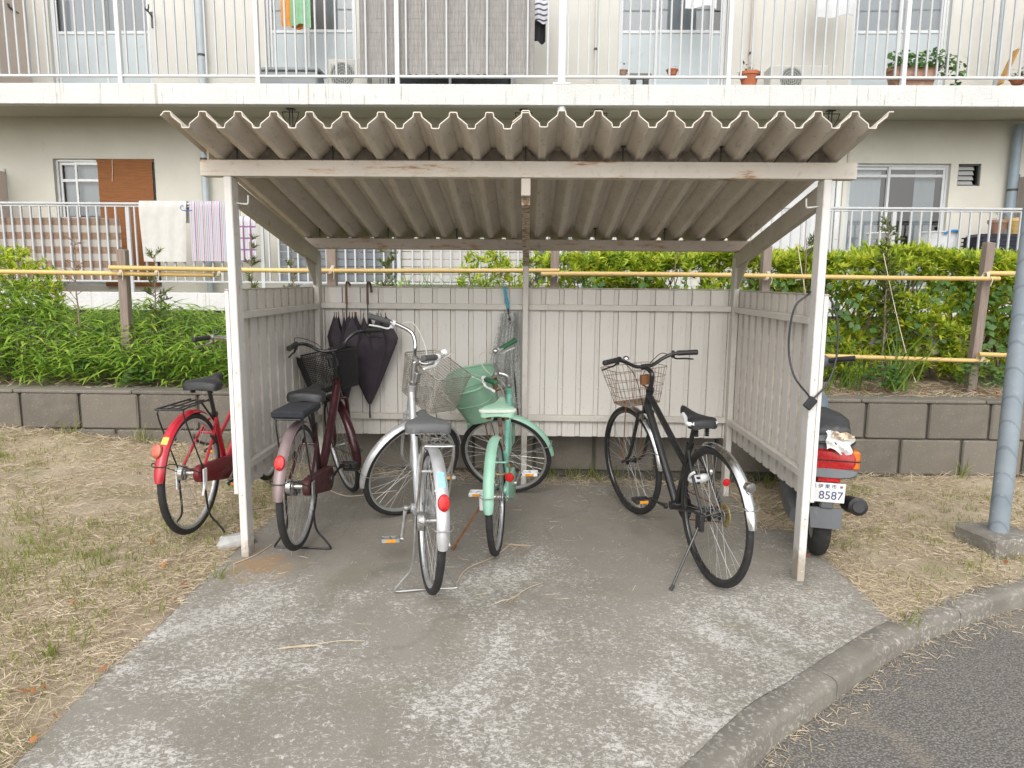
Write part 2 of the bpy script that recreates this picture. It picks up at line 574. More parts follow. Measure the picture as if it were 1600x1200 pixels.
MT['dark_leaf'] = foliage('weed_leaf', [(.1, (.03, .08, .02)), (.6, (.07, .16, .035)), (.95, (.14, .23, .06))])
MT['needle'] = foliage('conifer_leaf', [(.1, (.05, .085, .02)), (.5, (.12, .17, .03)), (.85, (.24, .27, .06)), (.99, (.33, .24, .10))])
MT['straw'] = foliage('straw', [(.1, (.35, .27, .18)), (.4, (.54, .445, .30)), (.7, (.66, .565, .41)), (.9, (.76, .68, .53)), (.99, (.38, .24, .13))], .8, .2, 5)
MT['green_grass'] = foliage('grass_blade', [(.1, (.15, .19, .04)), (.5, (.27, .31, .07)), (.95, (.43, .42, .14))])
MT['tuft_grass'] = foliage('tall_grass_blade', [(.1, (.07, .15, .02)), (.5, (.18, .31, .04)), (.95, (.34, .42, .10))])
MT['ivy'] = foliage('creeper_leaf', [(.1, (.05, .12, .03)), (.5, (.10, .22, .05)), (.95, (.2, .32, .09))])
MT['twig'] = plain('twig_bark', (.22, .17, .13), .9, 0, .3, 30)
MT['dead_leaf'] = foliage('dead_leaf', [(.1, (.22, .07, .025)), (.6, (.40, .15, .05)), (.95, (.5, .27, .12))], .8, .15)

def bamboo_mat():
    m = Mat('bamboo_culm')
    cc = m.ramp(m.noise(6, 5, .6, (.3, 2, 2)), [(.3, (.50, .33, .11)), (.7, (.66, .47, .19))])
    cc = m.mix(m.mask(m.noise(30, 5), .62, .75), cc, (.30, .19, .08))
    m.color(cc).set(rough=.42)
    return m.m
MT['bamboo'] = bamboo_mat()
def wood_mat(name, a, b):
    m = Mat(name)
    g = m.noise(9, 8, .65, (8, 8, .5), 'Object', .6)
    cc = m.ramp(g, [(.25, a), (.75, b)])
    m.color(cc).set(rough=.85); m.bump(g, .4, .006)
    return m.m
MT['stake'] = wood_mat('weathered_wood', (.17, .125, .10), (.30, .25, .215))
MT['plank'] = wood_mat('plank_wood', (.42, .22, .06), (.62, .36, .13))
MT['rope'] = plain('rope', (.62, .55, .42), .9)

# building
MT['wall'] = plain('stucco', (.60, .585, .515), .9, 0, .05, 2.5, ((.50, .48, .42), .58, .85, 5), .35, 120)
MT['wall_up'] = plain('upper_stucco', (.57, .555, .51), .9, 0, .04, 2.5, None, .3, 120)
def slab_mat():
    m = Mat('balcony_edge_paint')
    cc = m.ramp(m.noise(3, 4), [(.3, (.56, .565, .55)), (.7, (.63, .635, .625))])
    st = m.noise(17, 7, .66, (1, 1, .02))
    cc = m.mix(m.math('MULTIPLY', m.mask(st, .60, .65), .75), cc, (.40, .37, .32))
    cc = m.mix(m.math('MULTIPLY', m.mask(m.noise(30, 6, .7, (1, 1, .06)), .60, .66), .8), cc, (.26, .23, .19))
    m.color(cc).set(rough=.75); m.bump(m.noise(34, 4), .8, .01)
    return m.m
MT['slab'] = slab_mat()
MT['soffit'] = plain('soffit_paint', (.46, .455, .375), .9, 0, .05, 3)
MT['rail'] = plain('railing_paint', (.47, .485, .49), .35, 0, .05, 9)
MT['rail_white'] = plain('white_railing_paint', (.62, .63, .64), .4, 0, .03, 9)
MT['alu'] = plain('aluminium', (.62, .63, .62), .35, .35, .05, 10)
MT['frame_white'] = plain('white_sash', (.58, .60, .61), .4, 0, .04, 10)
MT['pipe'] = plain('downpipe_paint', (.42, .47, .50), .45, 0, .08, 6)
MT['pipe_dark'] = plain('blue_grey_pipe_paint', (.25, .31, .36), .45, 0, .1, 6)
MT['board'] = plain('partition_board', (.55, .46, .40), .7, 0, .06, 3)
def curtain_mat(name, c):
    m = Mat(name)
    m.color(m.ramp(m.noise(14, 5, .6, (6, 1, .2)), [(.3, tuple(k * .93 for k in c)), (.7, c)])).set(rough=.9)
    return m.m
MT['curtain'] = curtain_mat('curtain_cloth', (.46, .48, .50))
MT['curtain_white'] = curtain_mat('lace_curtain', (.60, .62, .66))
def glass_mat():
    m = Mat('window_glass')
    tr = m.n.new('ShaderNodeBsdfTransparent'); tr.inputs[0].default_value = (.78, .83, .84, 1)
    gl = m.n.new('ShaderNodeBsdfGlossy'); gl.inputs['Roughness'].default_value = .04
    fr = m.n.new('ShaderNodeFresnel'); fr.inputs['IOR'].default_value = 1.55
    x = m.n.new('ShaderNodeMixShader')
    m.l.new(m.math('MULTIPLY_ADD', fr.outputs[0], 1.5), x.inputs[0])
    x.inputs[0].links[0].from_node.inputs[2].default_value = .04
    m.l.new(tr.outputs[0], x.inputs[1]); m.l.new(gl.outputs[0], x.inputs[2])
    m.l.new(x.outputs[0], m.n['Material Output'].inputs['Surface'])
    return m.m
MT['glass'] = glass_mat()
MT['frosted'] = plain('frosted_glass', (.42, .47, .49), .35, 0, .06, 3)
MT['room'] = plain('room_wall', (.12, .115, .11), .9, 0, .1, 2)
def blind_mat():
    m = Mat('bamboo_blind')
    h = m.noise(24, 5, .75, (.22, 1, 7.5))
    cc = m.ramp(h, [(.3, (.15, .05, .013)), (.7, (.31, .12, .033))])
    m.color(cc).set(rough=.75); m.bump(h, .5, .006)
    return m.m
MT['blind'] = blind_mat()
MT['metal_dark'] = plain('dark_iron', (.08, .085, .08), .5, .5)

# ------------------------------------------------------------------ ground, pad, road, kerb
KERB = smooth_path([(-.6, -5.2, 0), (.3, -3.55, 0), (1.0, -2.68, 0), (1.6, -2.02, 0), (2.02, -1.625, 0), (2.36, -1.255, 0), (2.575, -1.065, 0), (2.845, -.83, 0),
                    (3.15, -.575, 0), (3.5, -.345, 0), (4.0, -.085, 0), (4.8, .2, 0), (6.0, .5, 0), (8.0, .8, 0), (14.0, 1.1, 0)], 10)
def kerb_y(x):
    for a, b in zip(KERB[:-1], KERB[1:]):
        if a.x <= x <= b.x:
            return a.y + (b.y - a.y) * (x - a.x) / max(1e-6, b.x - a.x)
    return KERB[-1].y
ROAD_Z = -.135
mb = MB()
mb.grid(lambda u, v: (-60 + 120 * u, -60 + 61.7 * v, ROAD_Z), 60, 30)
struct(mb.build('asphalt_road', MT['asphalt'], smooth=0))

mb = MB()                                            # soil left of the pad
def soil_left(u, v):
    x = -30 + 29.935 * (1 - (1 - u) ** 3); y = -9 + 10.75 * v
    return (x, y, zg(x, y) - .012 + .012 * math.sin(x * 5 + y * 3) * clamp((-x - .3) * 2))
mb.grid(soil_left, 120, 90)
struct(mb.build('ground', MT['soil'], smooth=180))
mb = MB()                                            # soil right of the pad, up to the kerb
def soil_right(u, v):
    x = 3.2 + 10.5 * u ** 1.8; y0 = kerb_y(x) + .1; y = y0 + (1.75 - y0) * v
    return (x, y, zg(x, y) - .004 + .016 * math.sin(x * 4.2) * math.sin(y * 5) * clamp(v * 3) * clamp((x - 3.2) * 3))
mb.grid(soil_right, 70, 30)
struct(mb.build('ground', MT['soil'], smooth=180))

mb = MB()                                            # concrete pad
def pad(u, v):
    x = -.065 + 3.265 * u
    sl_ = (kerb_y(x + .02) - kerb_y(x - .02)) / .04
    y0 = max(kerb_y(x) + .116 * math.sqrt(1 + sl_ * sl_), -3.55)
    y = y0 + (1.75 - y0) * v
    return (x + .012 * math.sin(y * 7) * (1 if u < .02 else 0), y, zg(clamp(x, 0, 3.2), y))
mb.grid(pad, 110, 60)
o = struct(mb.build('concrete_pad', MT['pad'], smooth=180))

kerb = bpy.data.objects.new('kerb', None); col.objects.link(kerb); struct(kerb)
def kerb_pieces():
    acc, segs, cur = 0.0, [], [KERB[0]]
    for a, b in zip(KERB[:-1], KERB[1:]):
        d = (b - a).length
        cur.append(b); acc += d
        if acc > 1.02:
            segs.append(cur); cur = [b]; acc = 0
    for sgm in segs:
        mb = MB(); prof = [(.0, -.3), (.0, -.026), (.005, -.011), (.017, -.002), (.032, .0015), (.118, .002), (.127, -.005), (.127, -.3)]
        rows = []
        m = len(sgm)
        for i, p in enumerate(sgm):
            t = (sgm[min(i + 1, m - 1)] - sgm[max(i - 1, 0)]).normalized(); n_ = Vector((-t.y, t.x, 0))
            q = p + (t * .004 if i == 0 else (t * -.004 if i == m - 1 else t * 0))
            rows.append([Vector((q.x + n_.x * a, q.y + n_.y * a, zg(clamp(q.x, 0, 9), max(q.y, -3)) + c + (random.uniform(-.002, .002) if c > -.1 else 0))) for a, c in prof])
        vs = [p for r_ in rows for p in r_]; k = len(prof)
        fs = [(i * k + j, (i + 1) * k + j, (i + 1) * k + j + 1, i * k + j + 1) for i in range(m - 1) for j in range(k - 1)]
        fs += [tuple(range(k)), tuple((m - 1) * k + j for j in range(k))[::-1]]
        mb.add(vs, fs); mb.build('kerb_stone', MT['kerb'], kerb, 50)
kerb_pieces()

mb = MB()                                            # bed behind the wall, up to the building
def bed(u, v):
    x = -14 + 30 * u; y = 1.92 + 3.9 * v
    z = zbed(x, y) if y < 4.6 else zbed(x, 4.6)
    return (x, y, z + .02 * math.sin(x * 9) * math.sin(y * 8))
mb.grid(bed, 120, 30)
struct(mb.build('planting_bed', MT['bed_soil'], smooth=180))

# ------------------------------------------------------------------ retaining wall of concrete blocks
wall = thing('retaining_wall', 'low grey concrete block wall holding up the planted bed', 'wall', (0, 1.75, 0))
mb = MB(); mb.box(-9, 12, .028, .2, -.35, .60)
mb.build('mortar_core', MT['joint'], wall, 0)
PITCH_B = .459
def block_mesh(h, seed):
    rr = random.Random(seed); mb = MB()
    mb.box(-.2195, .2195, 0, .1, 0, h, .010)
    mb.v = [(x + rr.uniform(-.002, .002), y + rr.uniform(-.0025, .0025), z + rr.uniform(-.002, .002)) for x, y, z in mb.v]
    return mb.mesh('block', MT['block'], 30)
bl = [block_mesh(.268, k) for k in range(4)]
for row in range(3):
    for k in range(-11, 22):
        x = -1.93 - PITCH_B / 2 + PITCH_B * k + (.27 if row == 1 else 0)
        if not -8.7 < x < 11.7: continue
        if row == 2 and x > 0.3: continue
        o = inst('block', random.choice(bl), wall, Matrix.Translation((x, random.uniform(0, .004), .342 - .278 * row)))
mbs = MB(); mbs.box(-.456, .456, -.004, .235, 0, .026, .008)
cop = mbs.mesh('coping_stone', MT['block'], 30)
for k in range(22):
    inst('coping_stone', cop, wall, Matrix.Translation((-8.4 + .918 * k, random.uniform(-.003, .003), .613)))

# ------------------------------------------------------------------ bicycle shelter
W, PW, PD, H, HB, DD = 2.952, .039, .0845, 1.99, .076, 1.426
SL = .213
def zroof(y): return 2.068 + SL * (.03 - y)
sh = thing('bicycle_shelter', 'open white steel bicycle shelter with a corrugated roof and low panel sides', 'shelter', (0, 0, 0))
sh['kind'] = 'thing'
def spart(name, mb, mat, label=None, sm=35): return mb.build(name, MT[mat], sh, sm, label)
for x0 in (0, W - PW):
    z0 = zg(x0, 0) - .004
    mb = MB(); mb.box(x0, x0 + PW, 0, PD, z0, H, .004); p = spart('post', mb, 'paint_white')
    mb = MB()
    for (yy, zz) in ((-.001, z0 + .055), (-.001, z0 + .34), (-.001, 1.02)):
        mb.lathe([(.0, .004), (.004, .003), (.006, 0)], 8, Matrix.Translation((x0 + PW / 2, yy, zz)) @ Matrix.Rotation(PI / 2, 4, 'X'))
    mb.build('bolt', MT['rust'] if 'rust' in MT else MT['paint_beam'], p)
for x0 in (0, W - PW):
    mb = MB(); mb.box(x0, x0 + PW, DD, DD + PD, zg(x0, DD) - .004, 1.66, .004); spart('post', mb, 'rail_paint')
mb = MB(); mb.box(1.46, 1.50, DD, DD + .06, zg(1.48, DD) - .004, 1.66, .004); spart('post', mb, 'rail_paint')
mb = MB()                                                        # front beam: a channel, open to the back
for b_ in ((-.11, W + .112, -.003, .003, H, H + HB), (-.11, W + .112, .003, .068, H, H + .006), (-.11, W + .112, .003, .068, H + HB - .006, H + HB)):
    mb.box(*b_, .0015)
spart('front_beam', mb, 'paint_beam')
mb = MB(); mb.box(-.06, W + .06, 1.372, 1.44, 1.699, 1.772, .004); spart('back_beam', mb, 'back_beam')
def rafter(x0, x1, mat, yf=.0855):
    mb = MB()
    zf, zb = 1.985, 1.697
    ys = [yf, 1.50]
    vs = []
    for x in (x0, x1):
        for y in ys:
            t = (y - .0) / 1.426
            zt = zf + (zb - zf) * t
            vs += [(x, y, zt - .104), (x, y, zt)]
    mb.add(vs, [(0, 1, 3, 2), (4, 6, 7, 5), (0, 4, 5, 1), (2, 3, 7, 6), (1, 5, 7, 3), (0, 2, 6, 4)])
    return spart('rafter', mb, mat)
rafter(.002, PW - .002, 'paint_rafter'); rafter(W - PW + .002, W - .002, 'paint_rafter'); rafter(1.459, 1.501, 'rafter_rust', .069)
mb = MB(); mb.box(1.457, 1.503, .004, .067, 1.905, 1.988, .003); spart('beam_bracket', mb, 'paint_beam')
for x in (.014, W - .022):                                        # gusset plates under the rafters
    mb = MB()
    P_ = [(1.19, 1.645), (1.424, 1.595), (1.424, 1.45), (1.395, 1.45)]
    vs = [(x + dx, y, z) for dx in (0, .007) for y, z in P_]
    mb.add(vs, [(0, 1, 2, 3), (7, 6, 5, 4), (0, 4, 5, 1), (1, 5, 6, 2), (2, 6, 7, 3), (3, 7, 4, 0)]); spart('gusset', mb, 'paint_rafter', sm=0)
for s_, x in ((1, PW), (-1, W - PW)):                              # bent hooks on the front posts
    mb = MB(); mb.tube(smooth_path([(x - .004 * s_, .06, 1.868), (x + .045 * s_, .06, 1.862), (x + .056 * s_, .06, 1.87), (x + .058 * s_, .06, 1.905)], 4), .0045, 6); spart('hook', mb, 'paint_white')
# corrugated roof, two sheets
PIT, R0 = .1571, -.094
def prof(x):
    k = ((x - R0) / PIT + .5) % 1.0 - .5                           # 0 on the ridge
    a = abs(k)
    return .068 * (1 - clamp((a - .10) / .29))
def sheet(x0, x1, nm, lift):
    xs = []
    k = math.floor((x0 - R0) / PIT) - 1
    while R0 + k * PIT < x1 + PIT:
        for f in (-.40, -.10, .10, .40):
            for d in (-.022, 0, .022):
                xs.append(R0 + (k + f + d) * PIT)
        k += 1
    xs = [x0] + [x for x in xs if x0 < x < x1] + [x1]
    ny = 10
    hs_ = [(prof(x - .002) + prof(x) + prof(x + .002)) / 3 for x in xs]
    hs_ = [(hs_[max(i - 1, 0)] + 2 * hs_[i] + hs_[min(i + 1, len(hs_) - 1)]) / 4 for i in range(len(hs_))]
    mb = MB()
    def fn(u, v):
        i = round(u * (len(xs) - 1)); y = -.335 + 1.97 * v
        return (xs[i], y, zroof(y) + hs_[i] + lift + .0034)
    mb.shell(fn, len(xs) - 1, ny, .0046)
    return spart('roof_sheet', mb, 'roof', sm=60)
sheet(R0 - .03, 1.50, 'roof_sheet', .0); sheet(1.42, 3.055, 'roof_sheet', .0085)
mb = MB()
for k in range(1, 19, 3):                                          # hook bolts that clamp the sheets to the beams
    for y in (.03, 1.41):
        x = R0 + PIT * k
        mb.tube([(x, y, zroof(y) - .0), (x, y, zroof(y) + .082)], .004, 6)
        mb.lathe([(.011, .07), (.011, .074), (.004, .078)], 8, Matrix.Translation((x, y, zroof(y))))
spart('hook_bolt', mb, 'metal_dark')
for x in (-.075, W + .075):                                        # end straps between beam and outermost wave
    mb = MB(); mb.box(x - .006, x + .006, .015, .022, H + HB, zroof(.02) + .05, .001); spart('strap', mb, 'paint_rafter')
MT['closure'] = plain('dark_closure', (.15, .13, .105), .9, 0, .3, 14, ((.24, .21, .17), .52, .72, 22), .5, 60)
for k in range(0, 20):                                             # closure pieces in an even dark brown-grey, filling the waves above the front beam
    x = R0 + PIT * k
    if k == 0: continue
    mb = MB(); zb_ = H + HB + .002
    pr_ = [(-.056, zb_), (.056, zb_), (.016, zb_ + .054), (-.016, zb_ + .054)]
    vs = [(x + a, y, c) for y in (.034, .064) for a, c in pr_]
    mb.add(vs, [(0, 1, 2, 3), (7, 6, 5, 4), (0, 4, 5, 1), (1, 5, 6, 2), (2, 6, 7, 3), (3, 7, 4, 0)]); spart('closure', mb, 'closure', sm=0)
# wall panels: folded steel strips, one part each
def strip(width, h, groove=.034, depth=.013):
    """local x along the wall, y towards the outside, z up; wide face at y=0, groove recessed outward"""
    mb = MB(); w = width
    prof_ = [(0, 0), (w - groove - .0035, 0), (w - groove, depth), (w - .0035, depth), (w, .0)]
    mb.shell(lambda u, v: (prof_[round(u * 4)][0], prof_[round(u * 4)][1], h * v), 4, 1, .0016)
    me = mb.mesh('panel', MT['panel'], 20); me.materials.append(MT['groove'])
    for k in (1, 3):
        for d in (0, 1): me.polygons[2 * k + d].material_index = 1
    return me
ZP0, ZP1 = .383, 1.432
pm = strip(.1265, ZP1 - ZP0)
pmb = strip(.1265, ZP1 + .004 - ZP0)
hem = MB()
x = .09 - .128
while x < W - .03:
    inst('panel', pmb, sh, Matrix.Translation((x, 1.503, ZP0)))
    x += .128
n_side = 11
pitch_s = 1.47 / n_side
pms = strip(pitch_s - .0012, ZP1 - ZP0, .045, .013)
for s_ in (0, 1):
    for k in range(n_side):
        y = .008 + pitch_s * k
        if s_ == 0:   # outside is -x
            M = Matrix(((0, -1, 0, -.003), (1, 0, 0, y), (0, 0, 1, ZP0), (0, 0, 0, 1)))
        else:
            M = Matrix(((0, 1, 0, W + .003), (1, 0, 0, y), (0, 0, 1, ZP0), (0, 0, 0, 1)))
        inst('panel', pms, sh, M)
    mb = MB()
    xx = (-.021, -.001) if s_ == 0 else (W + .001, W + .021)
    mb.box(*xx, .0, .0065, ZP0, ZP1, .001); spart('edge_trim', mb, 'paint_white')
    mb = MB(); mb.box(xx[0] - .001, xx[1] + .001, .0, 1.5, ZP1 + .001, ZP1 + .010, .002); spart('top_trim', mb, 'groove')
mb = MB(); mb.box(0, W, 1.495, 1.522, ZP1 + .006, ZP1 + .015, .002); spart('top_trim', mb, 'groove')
for z0, z1 in ((1.290, 1.330), (.500, .542)):
    for x0, x1 in ((PW + .001, 1.459), (1.501, W - PW - .001)):
        mb = MB(); mb.box(x0, x1, 1.462, 1.500, z0, z1, .003); spart('rail', mb, 'rail_paint')
    for x0, x1 in ((.002, PW - .001), (W - PW + .001, W - .002)):
        mb = MB(); mb.box(x0, x1, PD + .001, DD - .001, z0 - .002, z1 - .004, .003); spart('rail', mb, 'rail_paint')
mb = MB(); mb.tube(smooth_path([(.33, 1.40, zroof(1.4) + .03), (.38, 1.36, zroof(1.4) + .035), (.42, 1.39, zroof(1.4) + .02)], 4), .014, 6)

# ------------------------------------------------------------------ apartment building
YB, YW = 5.6, 6.6
bd = thing('apartment_building', 'cream apartment block with railed balconies on two floors, behind the shelter', 'building', (1.2, YW, 0))
BI = bd.matrix_basis.inverted()
BI = Matrix.Translation((-1.2, -YW, 0))
def bpart(name, mb, mat, parent=None, label=None, sm=30):
    if parent is None or parent is bd:
        mb.v = [tuple(BI @ Vector(p)) for p in mb.v]
        return mb.build(name, MT[mat], bd, sm, label)
    mb.v = [tuple(BI @ Vector(p)) for p in mb.v]
    return mb.build(name, MT[mat], parent, sm, label)
def holed_wall(name, x0, x1, z0, z1, y, th, holes, mat):
    xs = sorted({x0, x1, *[h[0] for h in holes], *[h[1] for h in holes]}); zs = sorted({z0, z1, *[h[2] for h in holes], *[h[3] for h in holes]})
    mb = MB()
    for a, b in zip(xs[:-1], xs[1:]):
        for c, d in zip(zs[:-1], zs[1:]):
            mx, mz = (a + b) / 2, (c + d) / 2
            if any(h[0] < mx < h[1] and h[2] < mz < h[3] for h in holes): continue
            mb.add([(a, y, c), (b, y, c), (b, y, d), (a, y, d)], [(0, 1, 2, 3)])
    for h in holes:
        a, b, c, d = h
        mb.add([(a, y, c), (a, y + th, c), (a, y + th, d), (a, y, d)], [(0, 1, 2, 3)])
        mb.add([(b, y, c), (b, y, d), (b, y + th, d), (b, y + th, c)], [(0, 1, 2, 3)])
        mb.add([(a, y, d), (a, y + th, d), (b, y + th, d), (b, y, d)], [(0, 1, 2, 3)])
        mb.add([(a, y, c), (b, y, c), (b, y + th, c), (a, y + th, c)], [(0, 1, 2, 3)])
    return bpart(name, mb, mat, sm=0)
# window: x0, x1, z0, z1, sashes, transom z, kind
LOW_W = [(-5.14, -3.71, 1.36, 3.115), (5.84, 7.215, 1.33, 3.105), (4.72, 5.78, 1.33, 3.06), (7.315, 7.62, 2.815, 3.105),
         (-1.9, .1, 1.36, 3.1), (.7, 2.4, 1.36, 3.1)]
UP_W = [(-5.04, -3.65, 3.88, 5.75), (-2.09, -.85, 3.88, 5.75), (-.55, 1.3, 3.88, 5.75), (2.66, 4.1, 3.88, 5.75), (5.75, 7.03, 3.88, 5.75)]
holed_wall('wall', -12, 14, .6, 3.668, YW, .12, LOW_W, 'wall')
holed_wall('wall', -12, 14, 3.86, 6.6, YW, .12, UP_W, 'wall_up')
mb = MB(); mb.box(-12, 14, YW + .9, YW + 1.0, .6, 6.6); mb.box(-12, 14, YW + .121, YW + .9, 3.62, 3.85); mb.box(-12, 14, YW + .121, YW + .9, 1.2, 1.3); mb.box(-12, 14, YW + .121, YW + .9, 6.5, 6.6)
bpart('room_interior', mb, 'room', sm=0)

def curtain(parent, x0, x1, z0, z1, y, mat='curtain', seed=0):
    mb = MB(); n = max(12, int((x1 - x0) / .02))
    rr = random.Random(seed); ph = rr.uniform(0, 6); k = rr.uniform(48, 60)
    mb.shell(lambda u, v: (x0 + (x1 - x0) * u, y + .006 * math.sin(k * (x0 + (x1 - x0) * u) + ph + .5 * math.sin(9 * u + ph)) * (1 - .3 * v), z0 + (z1 - z0) * v), n, 2, .002)
    return bpart('curtain', mb, mat, parent, sm=80)

def window(x0, x1, z0, z1, mids, trans, mat='alu', front=None, fl='glass', curt=None, fw=.035):
    """sliding window set 5 cm back in its opening: frame > sash, pane, curtain"""
    y = YW + .05
    mb = MB()
    mb.box(x0, x0 + fw, y, y + .06, z0, z1, .004); mb.box(x1 - fw, x1, y, y + .06, z0, z1, .004)
    mb.box(x0 + fw, x1 - fw, y, y + .06, z1 - fw, z1, .004); mb.box(x0 + fw, x1 - fw, y, y + .06, z0, z0 + fw, .004)
    fr = bpart('window', mb, mat)
    edges = [x0 + fw + .002] + mids + [x1 - fw - .002]
    for i, (a, b) in enumerate(zip(edges[:-1], edges[1:])):
        yy = y + (.004 if i % 2 else .028); w = .034
        a2, b2 = a - (.015 if i else 0), b + (.015 if i < len(edges) - 2 else 0)
        mb = MB()
        mb.box(a2, a2 + w, yy, yy + .022, z0 + fw + .002, z1 - fw - .002, .003); mb.box(b2 - w, b2, yy, yy + .022, z0 + fw + .002, z1 - fw - .002, .003)
        mb.box(a2 + w, b2 - w, yy, yy + .022, z1 - fw - .042, z1 - fw - .002, .003); mb.box(a2 + w, b2 - w, yy, yy + .022, z0 + fw + .002, z0 + fw + .06, .003)
        for t in trans: mb.box(a2 + w, b2 - w, yy, yy + .022, t - .02, t + .02, .003)
        bpart('sash', mb, mat, fr)
        zs = [z0 + fw + .05] + sorted(trans) + [z1 - fw - .03]
        for j, (c, d) in enumerate(zip(zs[:-1], zs[1:])):
            mb = MB(); mb.add([(a2 + w * .5, yy + .011, c), (b2 - w * .5, yy + .011, c), (b2 - w * .5, yy + .011, d), (a2 + w * .5, yy + .011, d)], [(0, 1, 2, 3)])
            low = (fl == 'frosted' and j == 0 and len(trans) > 0)
            bpart('pane', mb, 'frosted' if low else 'glass', fr, sm=0)
    if curt:
        for i, (a, b, c) in enumerate(curt): curtain(fr, a, b, z0 + .06, z1 - .05, y + .105, c, int(a * 10))
    return fr
window(*LOW_W[0], [-4.86, -4.45], [2.83], curt=[(-5.08, -3.75, 'curtain')])
window(*LOW_W[1], [6.42], [1.93, 2.95], 'frame_white', fl='frosted', curt=[(5.9, 6.36, 'curtain_white'), (6.82, 7.1, 'curtain')])
window(*LOW_W[4], [-.9], [2.8], curt=[(-1.8, 0, 'curtain')]); window(*LOW_W[5], [1.55], [2.8], curt=[(.8, 2.3, 'curtain')])
window(*UP_W[0], [-4.31], [4.79], 'frame_white', fl='frosted', curt=[(-4.99, -4.3, 'curtain_white'), (-4.29, -3.7, 'curtain')])
window(*UP_W[1], [-1.52], [4.81], 'frame_white', fl='frosted', curt=[(-2.05, -.88, 'curtain_white')])
window(*UP_W[2], [.4], [4.81], 'frame_white', curt=[(-.5, 1.2, 'curtain')])
window(*UP_W[3], [3.18, 3.9], [4.81], 'frame_white', fl='frosted', curt=[(2.7, 3.92, 'curtain_white')])
window(*UP_W[4], [6.41], [4.81], 'frame_white', fl='frosted', curt=[(5.8, 6.98, 'curtain_white')])
# white door beside the right-hand ground-floor window
x0, x1, z0, z1 = LOW_W[2]
mb = MB()
mb.box(x0, x0 + .04, YW + .02, YW + .1, z0, z1, .004); mb.box(x1 - .075, x1, YW + .02, YW + .1, z0, z1, .004); mb.box(x0 + .04, x1 - .075, YW + .02, YW + .1, z1 - .07, z1, .004)
dr = bpart('door', mb, 'alu')
mb = MB(); mb.box(x0 + .045, x1 - .08, YW + .04, YW + .07, z0, z1 - .09, .005); bpart('door_leaf', mb, 'rail_white', dr)
mb = MB(); mb.box(x1 - .16, x1 - .12, YW + .02, YW + .039, 1.9, 2.02, .006); bpart('handle', mb, 'alu', dr)
x0, x1, z0, z1 = LOW_W[3]
mb = MB()
for a in ((x0, x0 + .02, z0, z1), (x1 - .02, x1, z0, z1), (x0, x1, z1 - .02, z1), (x0, x1, z0, z0 + .02)): mb.box(a[0], a[1], YW + .03, YW + .09, a[2], a[3], .002)
vt = bpart('vent', mb, 'metal_dark')
for k in range(4):
    mb = MB(); mb.box(-.11, .11, -.004, .004, -.035, .035, .001, Matrix.Translation(((x0 + x1) / 2 - .02, YW + .07, z0 + .045 + .066 * k)) @ Matrix.Rotation(R(-35), 4, 'X')); bpart('slat', mb, 'alu', vt)
# balcony slabs
for z0, z1 in ((1.072, 1.30), (3.615, 3.86)):
    mb = MB(); mb.box(-12, 14, YB, YB + .14, z0, z1, .006); bpart('balcony_edge', mb, 'slab')
    mb = MB(); mb.box(-12, 14, YB + .141, YW - .001, z0 + .05, z1 - .05); bpart('balcony_floor', mb, 'soffit', sm=0)
# partition boards between the flats
for x, zz in ((-5.83, 1.31), (8.15, 1.31), (8.3, 3.87), (-5.35, 3.87)):
    mb = MB(); mb.box(x - .015, x + .015, YB + .22, YW - .03, zz, zz + 1.62, .004); p = bpart('partition_board', mb, 'board')
    mb = MB()
    for yy in (YB + .2, YW - .03): mb.box(x - .018, x + .018, yy, yy + .02, zz, zz + 1.66, .003)
    bpart('board_frame', mb, 'rail', p)
# pipes
def pipe(x, y, r, z0, z1, mat, clips=(), lab=None):
    mb = MB(); mb.lathe([(r, z0), (r, z1)], 16, Matrix.Translation((x, y, 0))); p = bpart('downpipe', mb, mat, None, lab)
    for z in clips:
        mb = MB(); mb.lathe([(r + .002, z - .015), (r + .006, z - .012), (r + .006, z + .012), (r + .002, z + .015)], 16, Matrix.Translation((x, y, 0)))
        mb.box(x - .012, x + .012, y + r, y + r + .05, z - .01, z + .01); bpart('pipe_clip', mb, 'metal_dark', p)
pipe(-2.97, YW - .1, .045, 1.3, 3.6, 'pipe', (2.2, 3.1)); pipe(8.0, YW - .1, .06, 1.3, 3.6, 'pipe_dark', (2.75,), 'blue-grey downpipe')
pipe(-2.93, YW - .1, .05, 3.86, 5.8, 'pipe', (4.45,)); pipe(1.885, YB + .07, .05, 1.3, 3.614, 'rail_white')
pipe(4.42, YW - .06, .022, 4.0, 5.8, 'board', (4.5,)); pipe(2.36, YW - .06, .016, 3.9, 5.8, 'wall_up', (4.55,))
pipe(-5.72, YB + .1, .05, 1.3, 3.614, 'rail_white'); pipe(7.42, YB + .55, .03, 3.86, 5.8, 'pipe')
